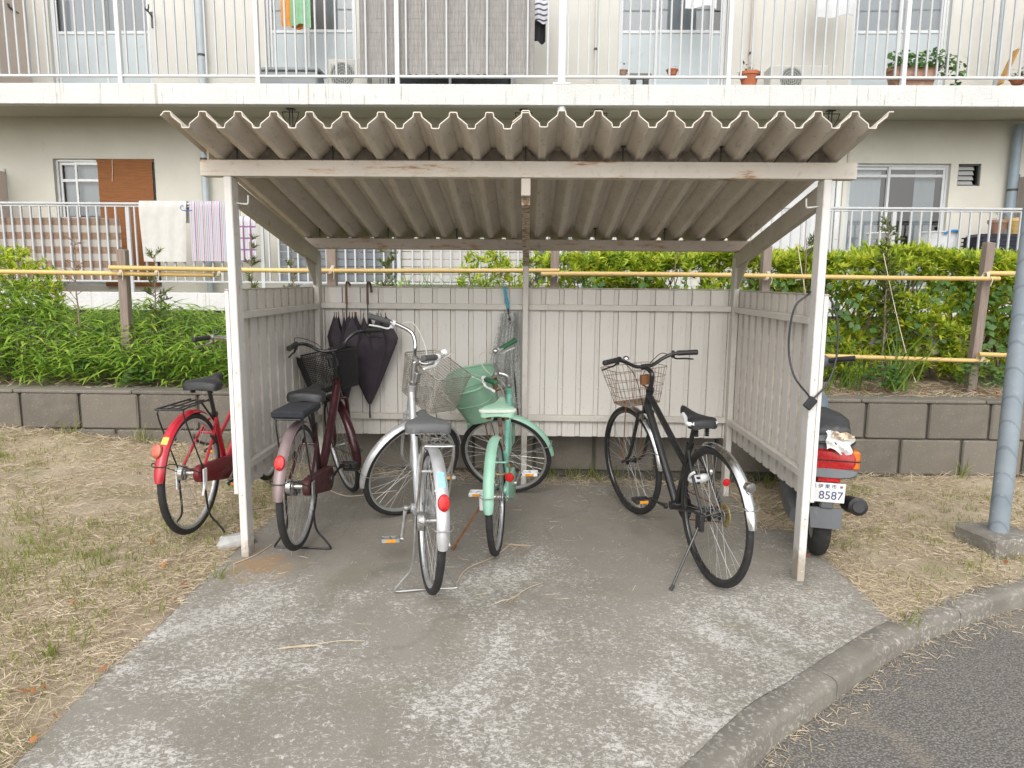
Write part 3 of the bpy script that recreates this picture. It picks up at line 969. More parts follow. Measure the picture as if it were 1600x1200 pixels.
# laundry-pole brackets under the upper balcony
for px in (455, 818, 935, 1297):
    c = at(px, 185, 6.05); x = c.x
    mb = MB()
    mb.box(x - .05, x + .05, 6.0, 6.1, 3.652, 3.664, .002)
    for s_ in (-1, 1):
        mb.tube([(x + s_ * .02, 6.05, 3.655), (x + s_ * .02, 6.05, 3.40)], .007, 6)
        mb.tube([(x + s_ * .11, 6.03, 3.62), (x + s_ * .09, 6.03, 3.55), (x + s_ * .02, 6.05, 3.42)], .005, 6)
    mb.tube([(x - .11, 6.03, 3.62), (x + .11, 6.03, 3.62)], .006, 6)
    mb.tube([(x - .02, 6.05, 3.40), (x + .02, 6.05, 3.40)], .007, 6)
    bpart('laundry_bracket', mb, 'metal_dark')
for px, pz in ((34, 25), (237, 25)):
    c = at(px, pz, YW - .03); mb = MB()
    mb.box(c.x - .02, c.x + .02, YW - .02, YW, c.z - .14, c.z + .06, .002)
    mb.tube(smooth_path([(c.x, YW - .02, c.z), (c.x + .05, YW - .2, c.z - .01), (c.x + .06, YW - .34, c.z), (c.x + .06, YW - .36, c.z + .04)], 3), .012, 6)
    mb.tube(smooth_path([(c.x + .06, YW - .24, c.z), (c.x + .1, YW - .3, c.z + .01), (c.x + .1, YW - .3, c.z + .05)], 3), .010, 6)
    bpart('laundry_arm', mb, 'metal_dark')

# railings
def baluster(h, w=.022):
    mb = MB(); mb.box(-w / 2, w / 2, -w * .6, w * .6, 0, h, .003); return mb.mesh('baluster', MT['rail'], 30)
b_low, b_up = baluster(2.385 - 1.452), baluster(5.05 - 3.975)
rl = MB()
rl.box(-12, 12, YB + .02, YB + .07, 2.398, 2.428, .008); rl.box(-12, 12, YB + .032, YB + .058, 2.372, 2.390, .004); rl.box(-12, 12, YB + .028, YB + .062, 1.428, 1.452, .004)
rl = bpart('railing', rl, 'rail')
ru = MB()
ru.box(-12, 12, YB + .03, YB + .075, 3.945, 3.972, .004); ru.box(-12, 12, YB + .02, YB + .08, 5.05, 5.09, .006)
ru = bpart('railing', ru, 'rail_white')
def binst(me, parent, x, z): return inst('baluster', me, parent, Matrix.Translation((x - 1.2, YB + .045 - YW, z)))
posts_low = [-5.35, -3.605, -1.895, -.15, 1.56, 3.27, 4.98, 6.69 - .655, 7.75, 9.5]
posts_up = [-5.3, -3.575, -1.86, -.137, 1.876, 3.90, 6.006, 7.5]
for x in posts_low:
    mb = MB(); mb.box(x - .025, x + .025, YB + .026, YB + .064, 1.3, 2.371, .004); bpart('railing_post', mb, 'rail', rl)
for x in posts_up:
    w = .045 if abs(x - 1.876) < .01 else .027
    mb = MB(); mb.box(x - w, x + w, YB + .02, YB + .08, 3.86, 5.05, .004)
    if w > .04: mb.box(x - .11, x + .11, YB + .0, YB + .12, 3.861, 3.885, .004)
    bpart('railing_post', mb, 'rail_white', ru)
x = -6.2
while x < 9.6:
    if min(abs(x - p) for p in posts_low) > .05: binst(b_low, rl, x, 1.452)
    x += .122
x = -6.2
while x < 8.6:
    if min(abs(x - p) for p in posts_up) > .05 and not (-.62 < x < 1.8 and round((x + 6.2) / .1235) % 2): binst(b_up, ru, x, 3.972)
    x += .1235

# ------------------------------------------------------------------ bicycles
MT['rubber'] = plain('tyre_rubber', (.022, .022, .022), .75, 0, .25, 25, ((.09, .08, .065), .58, .75, 40), .2, 200)
MT['chrome'] = plain('chrome', (.66, .66, .66), .22, 1.0, .08, 18, ((.22, .16, .11), .66, .74, 30))
MT['steel'] = plain('dull_steel', (.50, .50, .49), .38, .9, .12, 18, ((.20, .13, .08), .60, .72, 40))
MT['alu_rim'] = plain('rim_alloy', (.62, .63, .64), .38, .8, .08, 14, ((.25, .20, .16), .64, .74, 30))
MT['silver_paint'] = plain('silver_paint', (.55, .56, .57), .36, .5, .10, 8, ((.34, .31, .28), .58, .74, 19), 0, 80, .3)
MT['red_paint'] = plain('red_paint', (.46, .012, .028), .36, .1, .14, 7, ((.26, .07, .06), .58, .74, 20), 0, 80, .5)
MT['red_case'] = plain('dark_red_plastic', (.17, .014, .02), .4, 0, .12, 8)
MT['maroon_paint'] = plain('maroon_paint', (.050, .009, .014), .36, .2, .14, 7, ((.12, .06, .055), .57, .74, 20), 0, 80, .5)
MT['maroon_case'] = plain('maroon_plastic', (.075, .022, .024), .5, 0, .12, 8, ((.14, .09, .08), .62, .75, 24))
MT['faded_fender'] = plain('faded_mauve_paint', (.25, .19, .19), .4, .3, .12, 8)
MT['mint_paint'] = plain('mint_paint', (.27, .49, .375), .45, 0, .10, 6, ((.36, .38, .27), .58, .74, 17), 0, 80, .2)
MT['teal_paint'] = plain('teal_paint', (.21, .50, .40), .3, .2, .06, 8, ((.3, .36, .28), .68, .76, 26), 0, 80, .4)
MT['mint_dark'] = plain('dark_green_grip', (.03, .13, .06), .6, 0, .2, 30)
MT['black_paint'] = plain('black_gloss_paint', (.014, .014, .015), .34, 0, .2, 8, ((.09, .085, .075), .58, .78, 24), 0, 80, .4)
MT['black_plastic'] = plain('black_plastic', (.022, .022, .023), .55, 0, .2, 20, ((.10, .09, .08), .62, .8, 30))
MT['grey_grip'] = plain('grey_grip', (.085, .088, .088), .65, 0, .2, 40)
MT['saddle_black'] = plain('black_vinyl', (.017, .0175, .019), .5, 0, .2, 14, ((.07, .065, .06), .6, .8, 20), .2, 180)
MT['saddle_grey'] = plain('grey_vinyl', (.105, .11, .11), .55, 0, .12, 12, ((.24, .23, .21), .6, .8, 18), .2, 180)
MT['saddle_mint'] = plain('mint_vinyl', (.30, .50, .37), .55, 0, .12, 12, ((.36, .33, .24), .58, .75, 20), .2, 180)
MT['piping'] = plain('white_piping', (.62, .62, .58), .6)
MT['cushion'] = plain('black_cushion_cloth', (.022, .024, .03), .95, 0, .25, 40, None, .8, 260)
MT['refl_red'] = plain('red_reflector', (.50, .008, .008), .3, 0, .15, 60, None, .3, 300, 0)
MT['refl_orange'] = plain('orange_reflector', (.75, .30, .02), .18, 0, .12, 60, None, .4, 300, .5)
MT['refl_dull'] = plain('faded_red_reflector', (.45, .11, .06), .3, 0, .15, 60)
MT['sticker_blue'] = plain('pale_blue_sticker', (.30, .62, .72), .4, 0, .3, 60)
MT['sticker_yellow'] = plain('yellow_sticker', (.66, .58, .10), .4, 0, .2, 60)
MT['wire_rust'] = plain('rusty_wire', (.36, .31, .26), .5, .6, .2, 30, ((.28, .12, .05), .48, .58, 24))
MT['wire_steel'] = plain('dull_wire', (.36, .345, .31), .45, .7, .2, 30, ((.28, .17, .09), .56, .68, 24))
MT['wire_black'] = plain('black_wire', (.02, .02, .021), .5)
MT['rust'] = plain('rust', (.20, .085, .035), .9, 0, .35, 30)
MT['brass'] = plain('worn_brass', (.42, .32, .15), .4, .7, .15, 30)
MT['white_plastic'] = plain('white_plastic', (.72, .73, .74), .4, 0, .06, 20, ((.45, .43, .40), .62, .76, 30))
MT['cable_white'] = plain('white_cable', (.60, .58, .52), .5)
MT['gold'] = plain('gear_cover', (.42, .33, .13), .35, .6, .12, 30)
def mint_basket_mat():
    m = Mat('mint_plastic_basket')
    cc = m.ramp(m.noise(6, 4), [(.3, (.36, .60, .44)), (.7, (.46, .70, .54))])
    m.color(cc).set(rough=.4)
    t = m.n.new('ShaderNodeBsdfTranslucent'); m.l.new(cc, t.inputs['Color'])
    x = m.n.new('ShaderNodeMixShader'); x.inputs[0].default_value = .35
    m.l.new(m.b.outputs[0], x.inputs[1]); m.l.new(t.outputs[0], x.inputs[2]); m.l.new(x.outputs[0], m.n['Material Output'].inputs['Surface'])
    return m.m
MT['mint_basket'] = mint_basket_mat()

HA, OFF = R(69), .055
RY = Matrix.Rotation(-PI / 2, 4, 'X')                     # lathe axis z -> y

def wheel_part(root, name, Mw, r, tr, rim_mat, hub_mat, brake=0.0, gear=None, spokes=32, seed=0):
    """wheel > tyre, spokes, hub (axis along local y, centre at the axle)"""
    rr = r - 2 * tr + .004
    mb = MB()
    pr = [(rr - .014, -.004), (rr - .010, -.010), (rr + .004, -.0125), (rr + .009, -.0115), (rr + .009, .0115), (rr + .004, .0125), (rr - .010, .010), (rr - .014, .004)]
    mb.lathe(pr, 72, RY, closed=True)
    w = mb.build(name, MT[rim_mat], root); w.matrix_local = Mw
    mb = MB()
    n = 12
    prof_t = [(r - tr + tr * math.cos(2 * PI * k / n), tr * 1.02 * math.sin(2 * PI * k / n)) for k in range(n)]
    mb.lathe(prof_t, 84, RY, closed=True)
    mb.build('tyre', MT['rubber'], w, 50)
    mb = MB(); rnd = random.Random(seed); ph = rnd.uniform(0, 1)
    for k in range(spokes):
        a = 2 * PI * (k + ph) / spokes; s_ = 1 if k % 2 else -1
        d = (1 if (k // 2) % 2 else -1) * R(62)
        h = Vector((.024 * math.cos(a + d), s_ * .028, .024 * math.sin(a + d))); e = Vector(((rr - .012) * math.cos(a), s_ * .002, (rr - .012) * math.sin(a)))
        mb.tube([h, e], .0011, 4, caps=False)
    mb.build('spokes', MT['steel'], w, 60)
    mb = MB()
    mb.lathe([(.005, -.055), (.005, -.034), (.026, -.032), (.026, -.028), (.013, -.024), (.013, .024), (.026, .028), (.026, .032), (.005, .034), (.005, .055)], 18, RY)
    for s_ in (-1, 1): mb.lathe([(.011, s_ * .062 - .006), (.011, s_ * .062 + .006)], 6, RY)
    hb_ = mb.build('hub', MT[hub_mat], w)
    if brake:
        mb = MB(); mb.lathe([(.01, .036), (brake, .037), (brake, .06), (brake * .8, .068), (.012, .07)], 24, RY); mb.build('hub_brake', MT['steel'], w)
    if gear:
        mb = MB(); mb.lathe([(.008, -.038), (gear, -.038), (gear, -.042), (gear * .6, -.046), (.01, -.05)], 24, RY); mb.build('sprocket', MT['steel'], w)
    mb = MB(); mb.tube([Vector((rr - .016, 0, 0)), Vector((rr - .05, 0, 0))], .003, 6); mb.build('valve', MT['black_plastic'], w)
    return w

def arc_fender(mb, cx, cz, rad, w, a0, a1, drop=.016, n=34, M=None):
    """curved mudguard about the axle; angles from +x upward"""
    def fn(u, v):
        a = R(a0 + (a1 - a0) * u); t = -1 + 2 * v
        k = 1 - .28 * max(0, (u - .9) / .1) ** 2
        rd = rad - drop * abs(t) ** 2.4
        return (cx + rd * math.cos(a), t * w / 2 * k, cz + rd * math.sin(a))
    mb.shell(fn, n, 8, .0016)

def capsule(mb, x0, z0, r0, x1, z1, r1, y0, y1, n=14):
    d = Vector((x1 - x0, z1 - z0)); L = d.length; a = math.atan2(d.y, d.x); b = math.acos(clamp((r0 - r1) / L, -1, 1))
    pts = []
    for k in range(n + 1):
        t = a + b + (2 * PI - 2 * b) * k / n; pts.append((x0 + r0 * math.cos(t), z0 + r0 * math.sin(t)))
    for k in range(n + 1):
        t = a - b + 2 * b * k / n; pts.append((x1 + r1 * math.cos(t), z1 + r1 * math.sin(t)))
    m = len(pts); c = Vector((sum(p[0] for p in pts) / m, sum(p[1] for p in pts) / m))
    rings = [(0, .70), (.06, .86), (.22, .96), (.5, 1.0), (.78, .96), (.94, .86), (1, .70)]
    rmn = min(r0, r1)
    vs, fs = [], []
    for f, k in rings:
        y = y0 + (y1 - y0) * f; d_ = (1 - k) * rmn
        for p in pts:
            q = Vector((p[0] - c.x, p[1] - c.y)); L_ = q.length; q = q * max(.2, (L_ - d_) / L_); vs.append((q.x + c.x, y, q.y + c.y))
    fs = [tuple(range(m)), tuple((len(rings) - 1) * m + k for k in range(m))[::-1]]
    for q in range(len(rings) - 1):
        for k in range(m):
            l = (k + 1) % m; fs.append((q * m + k, (q + 1) * m + k, (q + 1) * m + l, q * m + l))
    mb.add(vs, fs)

def saddle_mb(w=.10, L=.26, h=.06, nose=.022, sport=False):
    mb = MB()
    secs = [(-.50, .80, .55), (-.46, .96, .85), (-.34, 1.0, 1.0), (-.16, .90, .98), (.02, .56, .84), (.16, .34, .76), (.32, .25, .72), (.46, .22, .62), (.50, .14, .40)]
    if sport: secs = [(-.50, .62, .5), (-.46, .85, .8), (-.36, .95, .95), (-.18, .70, .88), (.0, .40, .8), (.16, .27, .78), (.32, .22, .80), (.46, .19, .7), (.50, .10, .4)]
    n = 14
    rows = []
    for fx, fw, fh in secs:
        row = []
        for k in range(n):
            t = PI * k / (n - 1); row.append((fx * L, math.cos(t) * w * fw, -.026 * (1 - abs(math.sin(t)) ** .65) + .010 * (fh - 1) + .022 * clamp((fx + .1) / .6) - .010 * clamp((-fx - .40) / .10)))
        for k in range(n):
            t = k / (n - 1); row.append((fx * L, -w * fw * (1 - 2 * t) * .97, -.056 + .010 * (fh - 1) + .022 * clamp((fx + .1) / .6) + .014 * clamp((fx + .1) / .4) + .008 * (1 - abs(1 - 2 * t))))
        rows.append(row)
    m = 2 * n; vs = [p for r_ in rows for p in r_]
    fs = [(i * m + k, i * m + (k + 1) % m, (i + 1) * m + (k + 1) % m, (i + 1) * m + k) for i in range(len(rows) - 1) for k in range(m)]
    fs += [tuple(range(m))[::-1], tuple((len(rows) - 1) * m + k for k in range(m))]
    mb.add(vs, fs)
    return mb

def wire_basket(mb, x0, z1, z0, lt, wt, lb, wb_, nh, nv, r, rim=.004, floor_n=6):
    """x0: rear edge; z1 top, z0 bottom; length/width at top and at bottom"""
    def ring(t):
        l = lb + (lt - lb) * t; w = wb_ + (wt - wb_) * t; z = z0 + (z1 - z0) * t; xs = x0 + (lt - lb) * .12 * (1 - t); c = .035
        pts = []
        for (cx, cy, a0) in ((xs + l - c, w / 2 - c, 0), (xs + c, w / 2 - c, 90), (xs + c, -w / 2 + c, 180), (xs + l - c, -w / 2 + c, 270)):
            for k in range(4): a = R(a0 + 30 * k); pts.append(Vector((cx + c * math.cos(a), cy + c * math.sin(a), z)))
        return pts
    def along(pts, f):
        d = [0]; m = len(pts)
        for i in range(m): d.append(d[-1] + (pts[(i + 1) % m] - pts[i]).length)
        s = f * d[-1]
        for i in range(m):
            if d[i + 1] >= s: return pts[i].lerp(pts[(i + 1) % m], (s - d[i]) / max(1e-9, d[i + 1] - d[i]))
        return pts[0]
    top, bot = ring(1), ring(0)
    mb.tube(top, rim, 6, closed=True); mb.tube(bot, r * 1.5, 5, closed=True)
    for k in range(1, nh): mb.tube(ring(k / nh), r, 4, closed=True)
    for k in range(nv):
        f = k / nv; mb.tube([along(bot, f), along(ring(.5), f), along(top, f)], r, 4, caps=False)
    xa, xb = bot[4].x - .03, bot[0].x
    for k in range(1, floor_n * 2):
        x = xa + (xb - xa) * k / (floor_n * 2); mb.tube([(x, -wb_ / 2 + .004, z0), (x, wb_ / 2 - .004, z0)], r, 4, caps=False)
    for k in range(1, floor_n):
        y = -wb_ / 2 + wb_ * k / floor_n; mb.tube([(xa, y, z0 - r), (xb, y, z0 - r)], r, 4, caps=False)

def pedal(parent, x, y, z, s_, body, refl, tilt=0):
    mb = MB(); M = Matrix.Translation((x, y + s_ * .06, z)) @ Matrix.Rotation(tilt, 4, 'Y')
    mb.tube([M @ Vector((0, -s_ * .06, 0)), M @ Vector((0, s_ * .045, 0))], .006, 8)
    for xx in (-.033, .033): mb.box(xx - .006, xx + .006, -.048, .048, -.011, .011, .003, M)
    for yy in (-.043, .0, .043): mb.box(-.027, .027, yy - .005, yy + .005, -.010, .010, .002, M)
    p = mb.build('pedal', MT[body], parent)
    if refl:
        mb = MB()
        for xx in (-.0405, .0405): mb.box(xx - .002, xx + .002, -.026, .026, -.008, .008, .001, M)
        mb.build('pedal_reflector', MT['refl_orange'], p)
    return p

def bicycle(c):
    r, wb, tr, lift = c['r'], c['wb'], c.get('tr', .0185), c['lift']
    h, lean, st = R(c['h']), R(c['lean']), R(c['steer'])
    x, y = c['x'], c['y']
    zf = zg(x + wb * math.cos(h), y + wb * math.sin(h)) - zg(x, y) - lift
    Mr = Matrix.Translation((x, y, zg(x, y) + lift)) @ Matrix.Rotation(h, 4, 'Z') @ Matrix.Rotation(-math.atan2(zf, wb), 4, 'Y') @ Matrix.Rotation(lean, 4, 'X')
    root = thing('bicycle', c['label'], 'bicycle', M=Mr, group='bicycles parked at the shelter')
    P = lambda nm, mb, mat, par=root, sm=40: mb.build(nm, MT[mat], par, sm)
    u = Vector((-math.cos(HA), 0, math.sin(HA))); nn = Vector((math.sin(HA), 0, math.cos(HA)))
    A = Vector((wb, 0, r)) - nn * OFF
    S = Matrix.Translation(A) @ Matrix.Rotation(st, 4, u) @ Matrix.Translation(-A)
    H = lambda t: A + u * t
    ax = Vector((0, 0, r)); bb = Vector((.425, 0, c.get('bbz', .27))); zs, t = c['zs'], c['t']
    sdir_ = Vector((-math.cos(R(70)), 0, math.sin(R(70))))
    stp = lambda z: bb + sdir_ * ((z - bb.z) / sdir_.z)
    t0, t1 = r + .075, c.get('ht', .535)
    fm, cm = c['frame_mat'], c['metal']
    # wheels
    wheel_part(root, 'wheel', Matrix.Translation(ax), r, tr, c['rim'], c['hub'], c.get('brake', 0), .035, 36, 1)
    wheel_part(root, 'wheel', S @ Matrix.Translation((wb, 0, r)) @ Matrix.Rotation(.3, 4, 'Y'), r, tr, c['rim'], c['hub'], 0, None, 36, 2)
    # frame
    mb = MB()
    kind = c['frame']
    rt = c.get('tube', .019)
    top = stp(c.get('seat_top', .62))
    mb.tube([bb - sdir_ * .02, top], .0165, 12)
    mb.tube([H(t0), H(t1)], .021, 14); mb.lathe([(.025, 0), (.025, .014)], 14, Matrix.Translation(H(t0)) @ u.to_track_quat('Z', 'Y').to_matrix().to_4x4())
    mb.lathe([(.025, -.014), (.025, 0)], 14, Matrix.Translation(H(t1)) @ u.to_track_quat('Z', 'Y').to_matrix().to_4x4())
    mb.lathe([(.024, -.038), (.024, .038)], 16, Matrix.Translation(bb) @ RY)
    if kind == 'cross':
        mb.tube([H(t1 - .03), stp(.535)], .0185, 12); mb.tube([H(t0 + .035), bb + Vector((.01, 0, .01))], .0225, 14)
    elif kind == 'loop':
        a, b = H(t1 - .05), bb + Vector((.0, 0, .02))
        mid = a.lerp(b, .5) + Vector((-.01, 0, -.03))
        mb.tube(smooth_path([a, a.lerp(mid, .5) + Vector((0, 0, -.012)), mid, mid.lerp(b, .5) + Vector((.01, 0, -.01)), b], 4), rt, 14)
        if c.get('second'):
            mb.tube([H(t1 - .015), stp(.47)], .012, 10)
    for s_ in (-1, 1):
        mb.tube([ax + Vector((0, s_ * .062, 0)), ax + Vector((.12, s_ * .052, -.012)), bb + Vector((-.06, s_ * .03, 0)), bb + Vector((-.0, s_ * .022, 0))], .0095, 8)
        mb.tube([ax + Vector((0, s_ * .062, 0)), ax.lerp(top, .6) + Vector((0, s_ * .045, 0)), top + Vector((-.02, s_ * .02, -.03))], .0085, 8)
        mb.box(-.02, .022, s_ * .062 - .003, s_ * .062 + .003, r - .018, r + .018, .002)
    mb.tube([ax.lerp(top, .66) + Vector((.006, -.045, 0)), ax.lerp(top, .66) + Vector((.006, .045, 0))], .007, 8)
    P('frame', mb, fm)
    # seat post, saddle
    mb = MB(); sp = stp(zs - .05)
    mb.tube([stp(c.get('seat_top', .62) - .02), sp], .0125, 12)
    mb.lathe([(.021, -.018), (.021, .0)], 14, Matrix.Translation(top) @ sdir_.to_track_quat('Z', 'Y').to_matrix().to_4x4())
    P('seat_post', mb, c.get('post_mat', 'steel'))
    sad = saddle_mb(c.get('sw', .105), c.get('sl', .265), .062, sport=c.get('sport', False))
    sad.v = [(px + sp.x + .02, py, pz + zs) for px, py, pz in sad.v]
    so = P('saddle', sad, c['saddle'], sm=60)
    mb = MB()
    for s_ in (-1, 1):
        mb.tube([(sp.x - .085, s_ * .05, zs - .055), (sp.x - .03, s_ * .022, zs - .07), (sp.x + .06, s_ * .02, zs - .065), (sp.x + .125, s_ * .01, zs - .04)], .0035, 6)
        if not c.get('sport'):
            for q in range(5): mb.lathe([(.013, zs - .075 + q * .008), (.016, zs - .072 + q * .008), (.013, zs - .069 + q * .008)], 10, Matrix.Translation((sp.x - .085, s_ * .05, 0)))
        else:
            for q in range(5): mb.lathe([(.009, zs - .105 + q * .011), (.013, zs - .100 + q * .011), (.009, zs - .096 + q * .011)], 10, Matrix.Translation((sp.x - .075, s_ * .03, 0)))
    mb.box(sp.x - .02, sp.x + .02, -.02, .02, zs - .075, zs - .045, .004)
    P('saddle_springs', mb, 'black_plastic' if c['saddle'] != 'saddle_mint' else 'rust', so)
    if c.get('piping'):
        mb = MB(); w_ = c.get('sw', .105)
        pts = [(sp.x + .02 + f * c.get('sl', .265), s2 * w_ * k * .985, zs - .026 + .0 * f) for f, k, s2 in ((-.1, .82, 1), (-.3, .985, 1), (-.44, .95, 1), (-.492, .6, 1), (-.5, 0, 1), (-.492, .6, -1), (-.44, .95, -1), (-.3, .985, -1), (-.1, .82, -1))]
        mb.tube(smooth_path(pts, 4), .009, 6); P('saddle_band', mb, c['piping'], so)
    # mudguards
    mb = MB(); a0, a1 = c.get('rf', (62, 192)); fw = c.get('fw', .056)
    arc_fender(mb, 0, r, r + .019, fw, a0, a1); rf = P('mudguard', mb, c['fender'], sm=70)
    if 'fender_label' in c: rf['label'] = c['fender_label']
    mb = MB(); e = R(a1 - 14); ex = Vector(((r + .02) * math.cos(e), 0, r + (r + .02) * math.sin(e)))
    mb.tube(smooth_path([ax + Vector((0, .066, 0)), ex + Vector((.06, .05, .0)), ex + Vector((.0, fw / 2 + .004, 0)), ex + Vector((-.006, 0, 0)), ex + Vector((0, -fw / 2 - .004, 0)), ex + Vector((.06, -.05, 0)), ax + Vector((0, -.066, 0))], 3), .0028, 6)
    P('mudguard_stay', mb, c.get('stay', 'steel'), rf)
    ra = c.get('refl_a')
    if ra:
        e = R(ra); q = Vector(((r + .022) * math.cos(e), c.get('refl_y', 0), r + (r + .022) * math.sin(e)))
        od = Vector((math.cos(e), 0, math.sin(e))); od = (od + Vector((-1.0, 0, .0)) * .8).normalized()
        Mq = Matrix.Translation(q + od * .004) @ od.to_track_quat('Z', 'X').to_matrix().to_4x4() @ Matrix.Diagonal((1.45, 1, 1, 1) if c.get('refl_oval', True) else (1, 1, 1, 1))
        mb = MB(); mb.lathe([(.026, 0), (.026, .008), (.023, .013), (.012, .016), (0, .0165)], 20, Mq); P('reflector', mb, c.get('refl', 'refl_red'), rf)
    for k, (aa, ln, mt, nm) in enumerate(c.get('stickers', [])):
        mb = MB()
        mb.grid(lambda uu, vv: ((r + .0215 - .016 * abs(-.6 + 1.2 * vv) ** 2.4) * math.cos(R(aa + ln * uu)), (-.6 + 1.2 * vv) * fw / 2, r + (r + .0215 - .016 * abs(-.6 + 1.2 * vv) ** 2.4) * math.sin(R(aa + ln * uu))), 8, 6)
        P(nm, mb, mt, rf)
    mb = MB(); b0, b1 = c.get('ff', (48, 196))
    arc_fender(mb, wb, r, r + .019, c.get('ffw', fw), b0, b1); ff = P('mudguard', mb, c['fender_front'], sm=70); ff.matrix_local = S
    mb = MB(); e = R(b1 - 16); ex = Vector((wb + (r + .02) * math.cos(e), 0, r + (r + .02) * math.sin(e))); axf = Vector((wb, 0, r))
    mb.tube(smooth_path([axf + Vector((0, .058, 0)), ex + Vector((.06, .045, 0)), ex + Vector((0, fw / 2 + .003, 0)), ex + Vector((-.006, 0, 0)), ex + Vector((0, -fw / 2 - .003, 0)), ex + Vector((.06, -.045, 0)), axf + Vector((0, -.058, 0))], 3), .0026, 6)
    P('mudguard_stay', mb, c.get('stay', 'steel'), ff)
    # fork
    mb = MB(); cr = H(r + .045)
    mb.tube([cr, H(t0)], .0135, 12); mb.tube([cr + Vector((0, -.052, 0)), cr + Vector((0, 0, .012)), cr + Vector((0, .052, 0))], .012, 10)
    for s_ in (-1, 1):
        mb.tube(smooth_path([cr + Vector((0, s_ * .050, 0)), H(.18) + Vector((0, s_ * .053, 0)), H(.07) + Vector((.012, s_ * .054, 0)), axf + Vector((0, s_ * .054, 0))], 4), [.0125] * 5 + [.0115] * 4 + [.009] * 4, 10, flat=.8)
    fk = P('fork', mb, c.get('fork_mat', fm)); fk.matrix_local = S
    # stem and handlebar
    ext = c.get('ext', .02); cl = H(t) + Vector((ext, 0, 0))
    mb = MB()
    if ext > .05: mb.tube(smooth_path([H(t1), H(t1 + .5 * (t - t1)), H(t - .03) + Vector((.02, 0, 0)), cl], 4), .0145, 12)
    else: mb.tube([H(t1), H(t - .015), cl], .0125, 12)
    mb.lathe([(.022, 0), (.022, .016)], 8, Matrix.Translation(H(t1 + .004)) @ u.to_track_quat('Z', 'Y').to_matrix().to_4x4())
    mb.tube([cl - Vector((0, .024, 0)), cl + Vector((0, .024, 0))], .0185, 12)
    sm_ = P('stem', mb, c.get('stem_mat', 'steel')); sm_.matrix_local = S
    hbm = c.get('bar_mat', 'chrome')
    if c['bar'] == 'sweep': half = [(0, 0, 0), (.012, .045, .004), (.028, .085, .035), (.030, .120, .085), (.016, .165, .125), (-.035, .215, .137), (-.085, .250, .134), (-.15, .285, .128)]
    else: half = [(0, 0, 0), (.008, .06, .006), (.004, .13, .04), (-.018, .19, .062), (-.045, .25, .066), (-.075, .31, .066)]
    kz = c.get('rise', 1.0)
    kx = c.get('sweep', 1.0)
    left = smooth_path([cl + Vector((a * (kx if a < 0 else 1), b, d * kz)) for a, b, d in half], 4)
    right = [Vector((p.x, -p.y, p.z)) for p in left]
    mb = MB(); mb.tube(right[::-1] + left[1:], .0112, 12)
    hbar = P('handlebar', mb, hbm); hbar.matrix_local = S
    for s_ in (1, -1):
        e_ = left[-1] if s_ > 0 else right[-1]; i_ = left[-6] if s_ > 0 else right[-6]
        d = (e_ - i_).normalized(); gs = e_ - d * .115
        mb = MB(); mb.tube([gs, gs + d * .01, gs + d * .06, e_ - d * .01, e_ + d * .008, e_ + d * .012], [.0145, .0165, .0155, .0165, .0165, .012], 14)
        P('grip', mb, c.get('grip', 'grey_grip'), hbar)
        mb = MB(); q = gs - d * .022
        fw_ = Vector((.6, 0, -.8)); fw_ = (fw_ - d * fw_.dot(d)).normalized()
        mb.tube([q - d * .008, q + d * .008], .0175, 12)
        mb.box(-.012, .012, -.009, .009, -.014, .014, .004, Matrix.Translation(q + fw_ * .02))
        mb.tube(smooth_path([q + fw_ * .024, q + fw_ * .045 + d * .02, q + fw_ * .048 + d * .07, q + fw_ * .056 + d * .125], 4), .0052, 8, flat=1.5)
        P('brake_lever', mb, c.get('lever', 'steel'), hbar)
        mb = MB()
        tgt = H(t1 - .02) + Vector((.03, 0, 0)) if s_ < 0 else cr + Vector((.02, .0, .02))
        if c['bar'] == 'sweep':
            pth = [q + fw_ * .022 - d * .012, q - d * .07 + Vector((.05, 0, .03)), cl + Vector((.09, s_ * .05, .03)), H(t1 + .03) + Vector((.05, s_ * .03, 0)), tgt]
        else:
            pth = [q + fw_ * .022 - d * .012, q - d * .05 + Vector((.06, 0, -.01)), cl + Vector((.08, s_ * .03, -.06)), tgt]
        mb.tube(smooth_path(pth, 6), .0026, 5); P('brake_cable', mb, c.get('cable', 'black_plastic'), hbar)
    if c.get('bell', True):
        q = left[len(left) // 2 + 2] if c['bar'] == 'sweep' else left[8]
        if c.get('bell_side', 1) < 0: q = Vector((q.x, -q.y, q.z))
        mb = MB(); mb.lathe([(.006, .010), (.006, .018), (.021, .018), (.0215, .024), (.017, .034), (.008, .040), (0, .041)], 18, Matrix.Translation(q)); P('bell', mb, c.get('bell_mat', 'chrome'), hbar)
    # cranks, chain guard
    ca = R(c.get('crank', 0))
    for s_ in (-1, 1):
        aa = ca if s_ < 0 else ca + PI
        e_ = bb + Vector((.165 * math.cos(aa), s_ * .082, .165 * math.sin(aa))); b0_ = bb + Vector((0, s_ * .066, 0))
        mb = MB(); mb.tube([b0_, b0_.lerp(e_, .5), e_], [.012, .009, .0105], 8, flat=.7); mb.lathe([(.016, -.008), (.016, .008)], 12, Matrix.Translation(b0_) @ RY); mb.lathe([(.013, -.008), (.013, .008)], 12, Matrix.Translation(e_) @ RY)
        k_ = P('crank', mb, c.get('crank_mat', 'steel'))
        pedal(k_, e_.x, e_.y, e_.z, s_, c.get('pedal', 'black_plastic'), c.get('pedal_refl', True), c.get('pedal_tilt', 0))
    cg = c.get('guard')
    mb = MB()
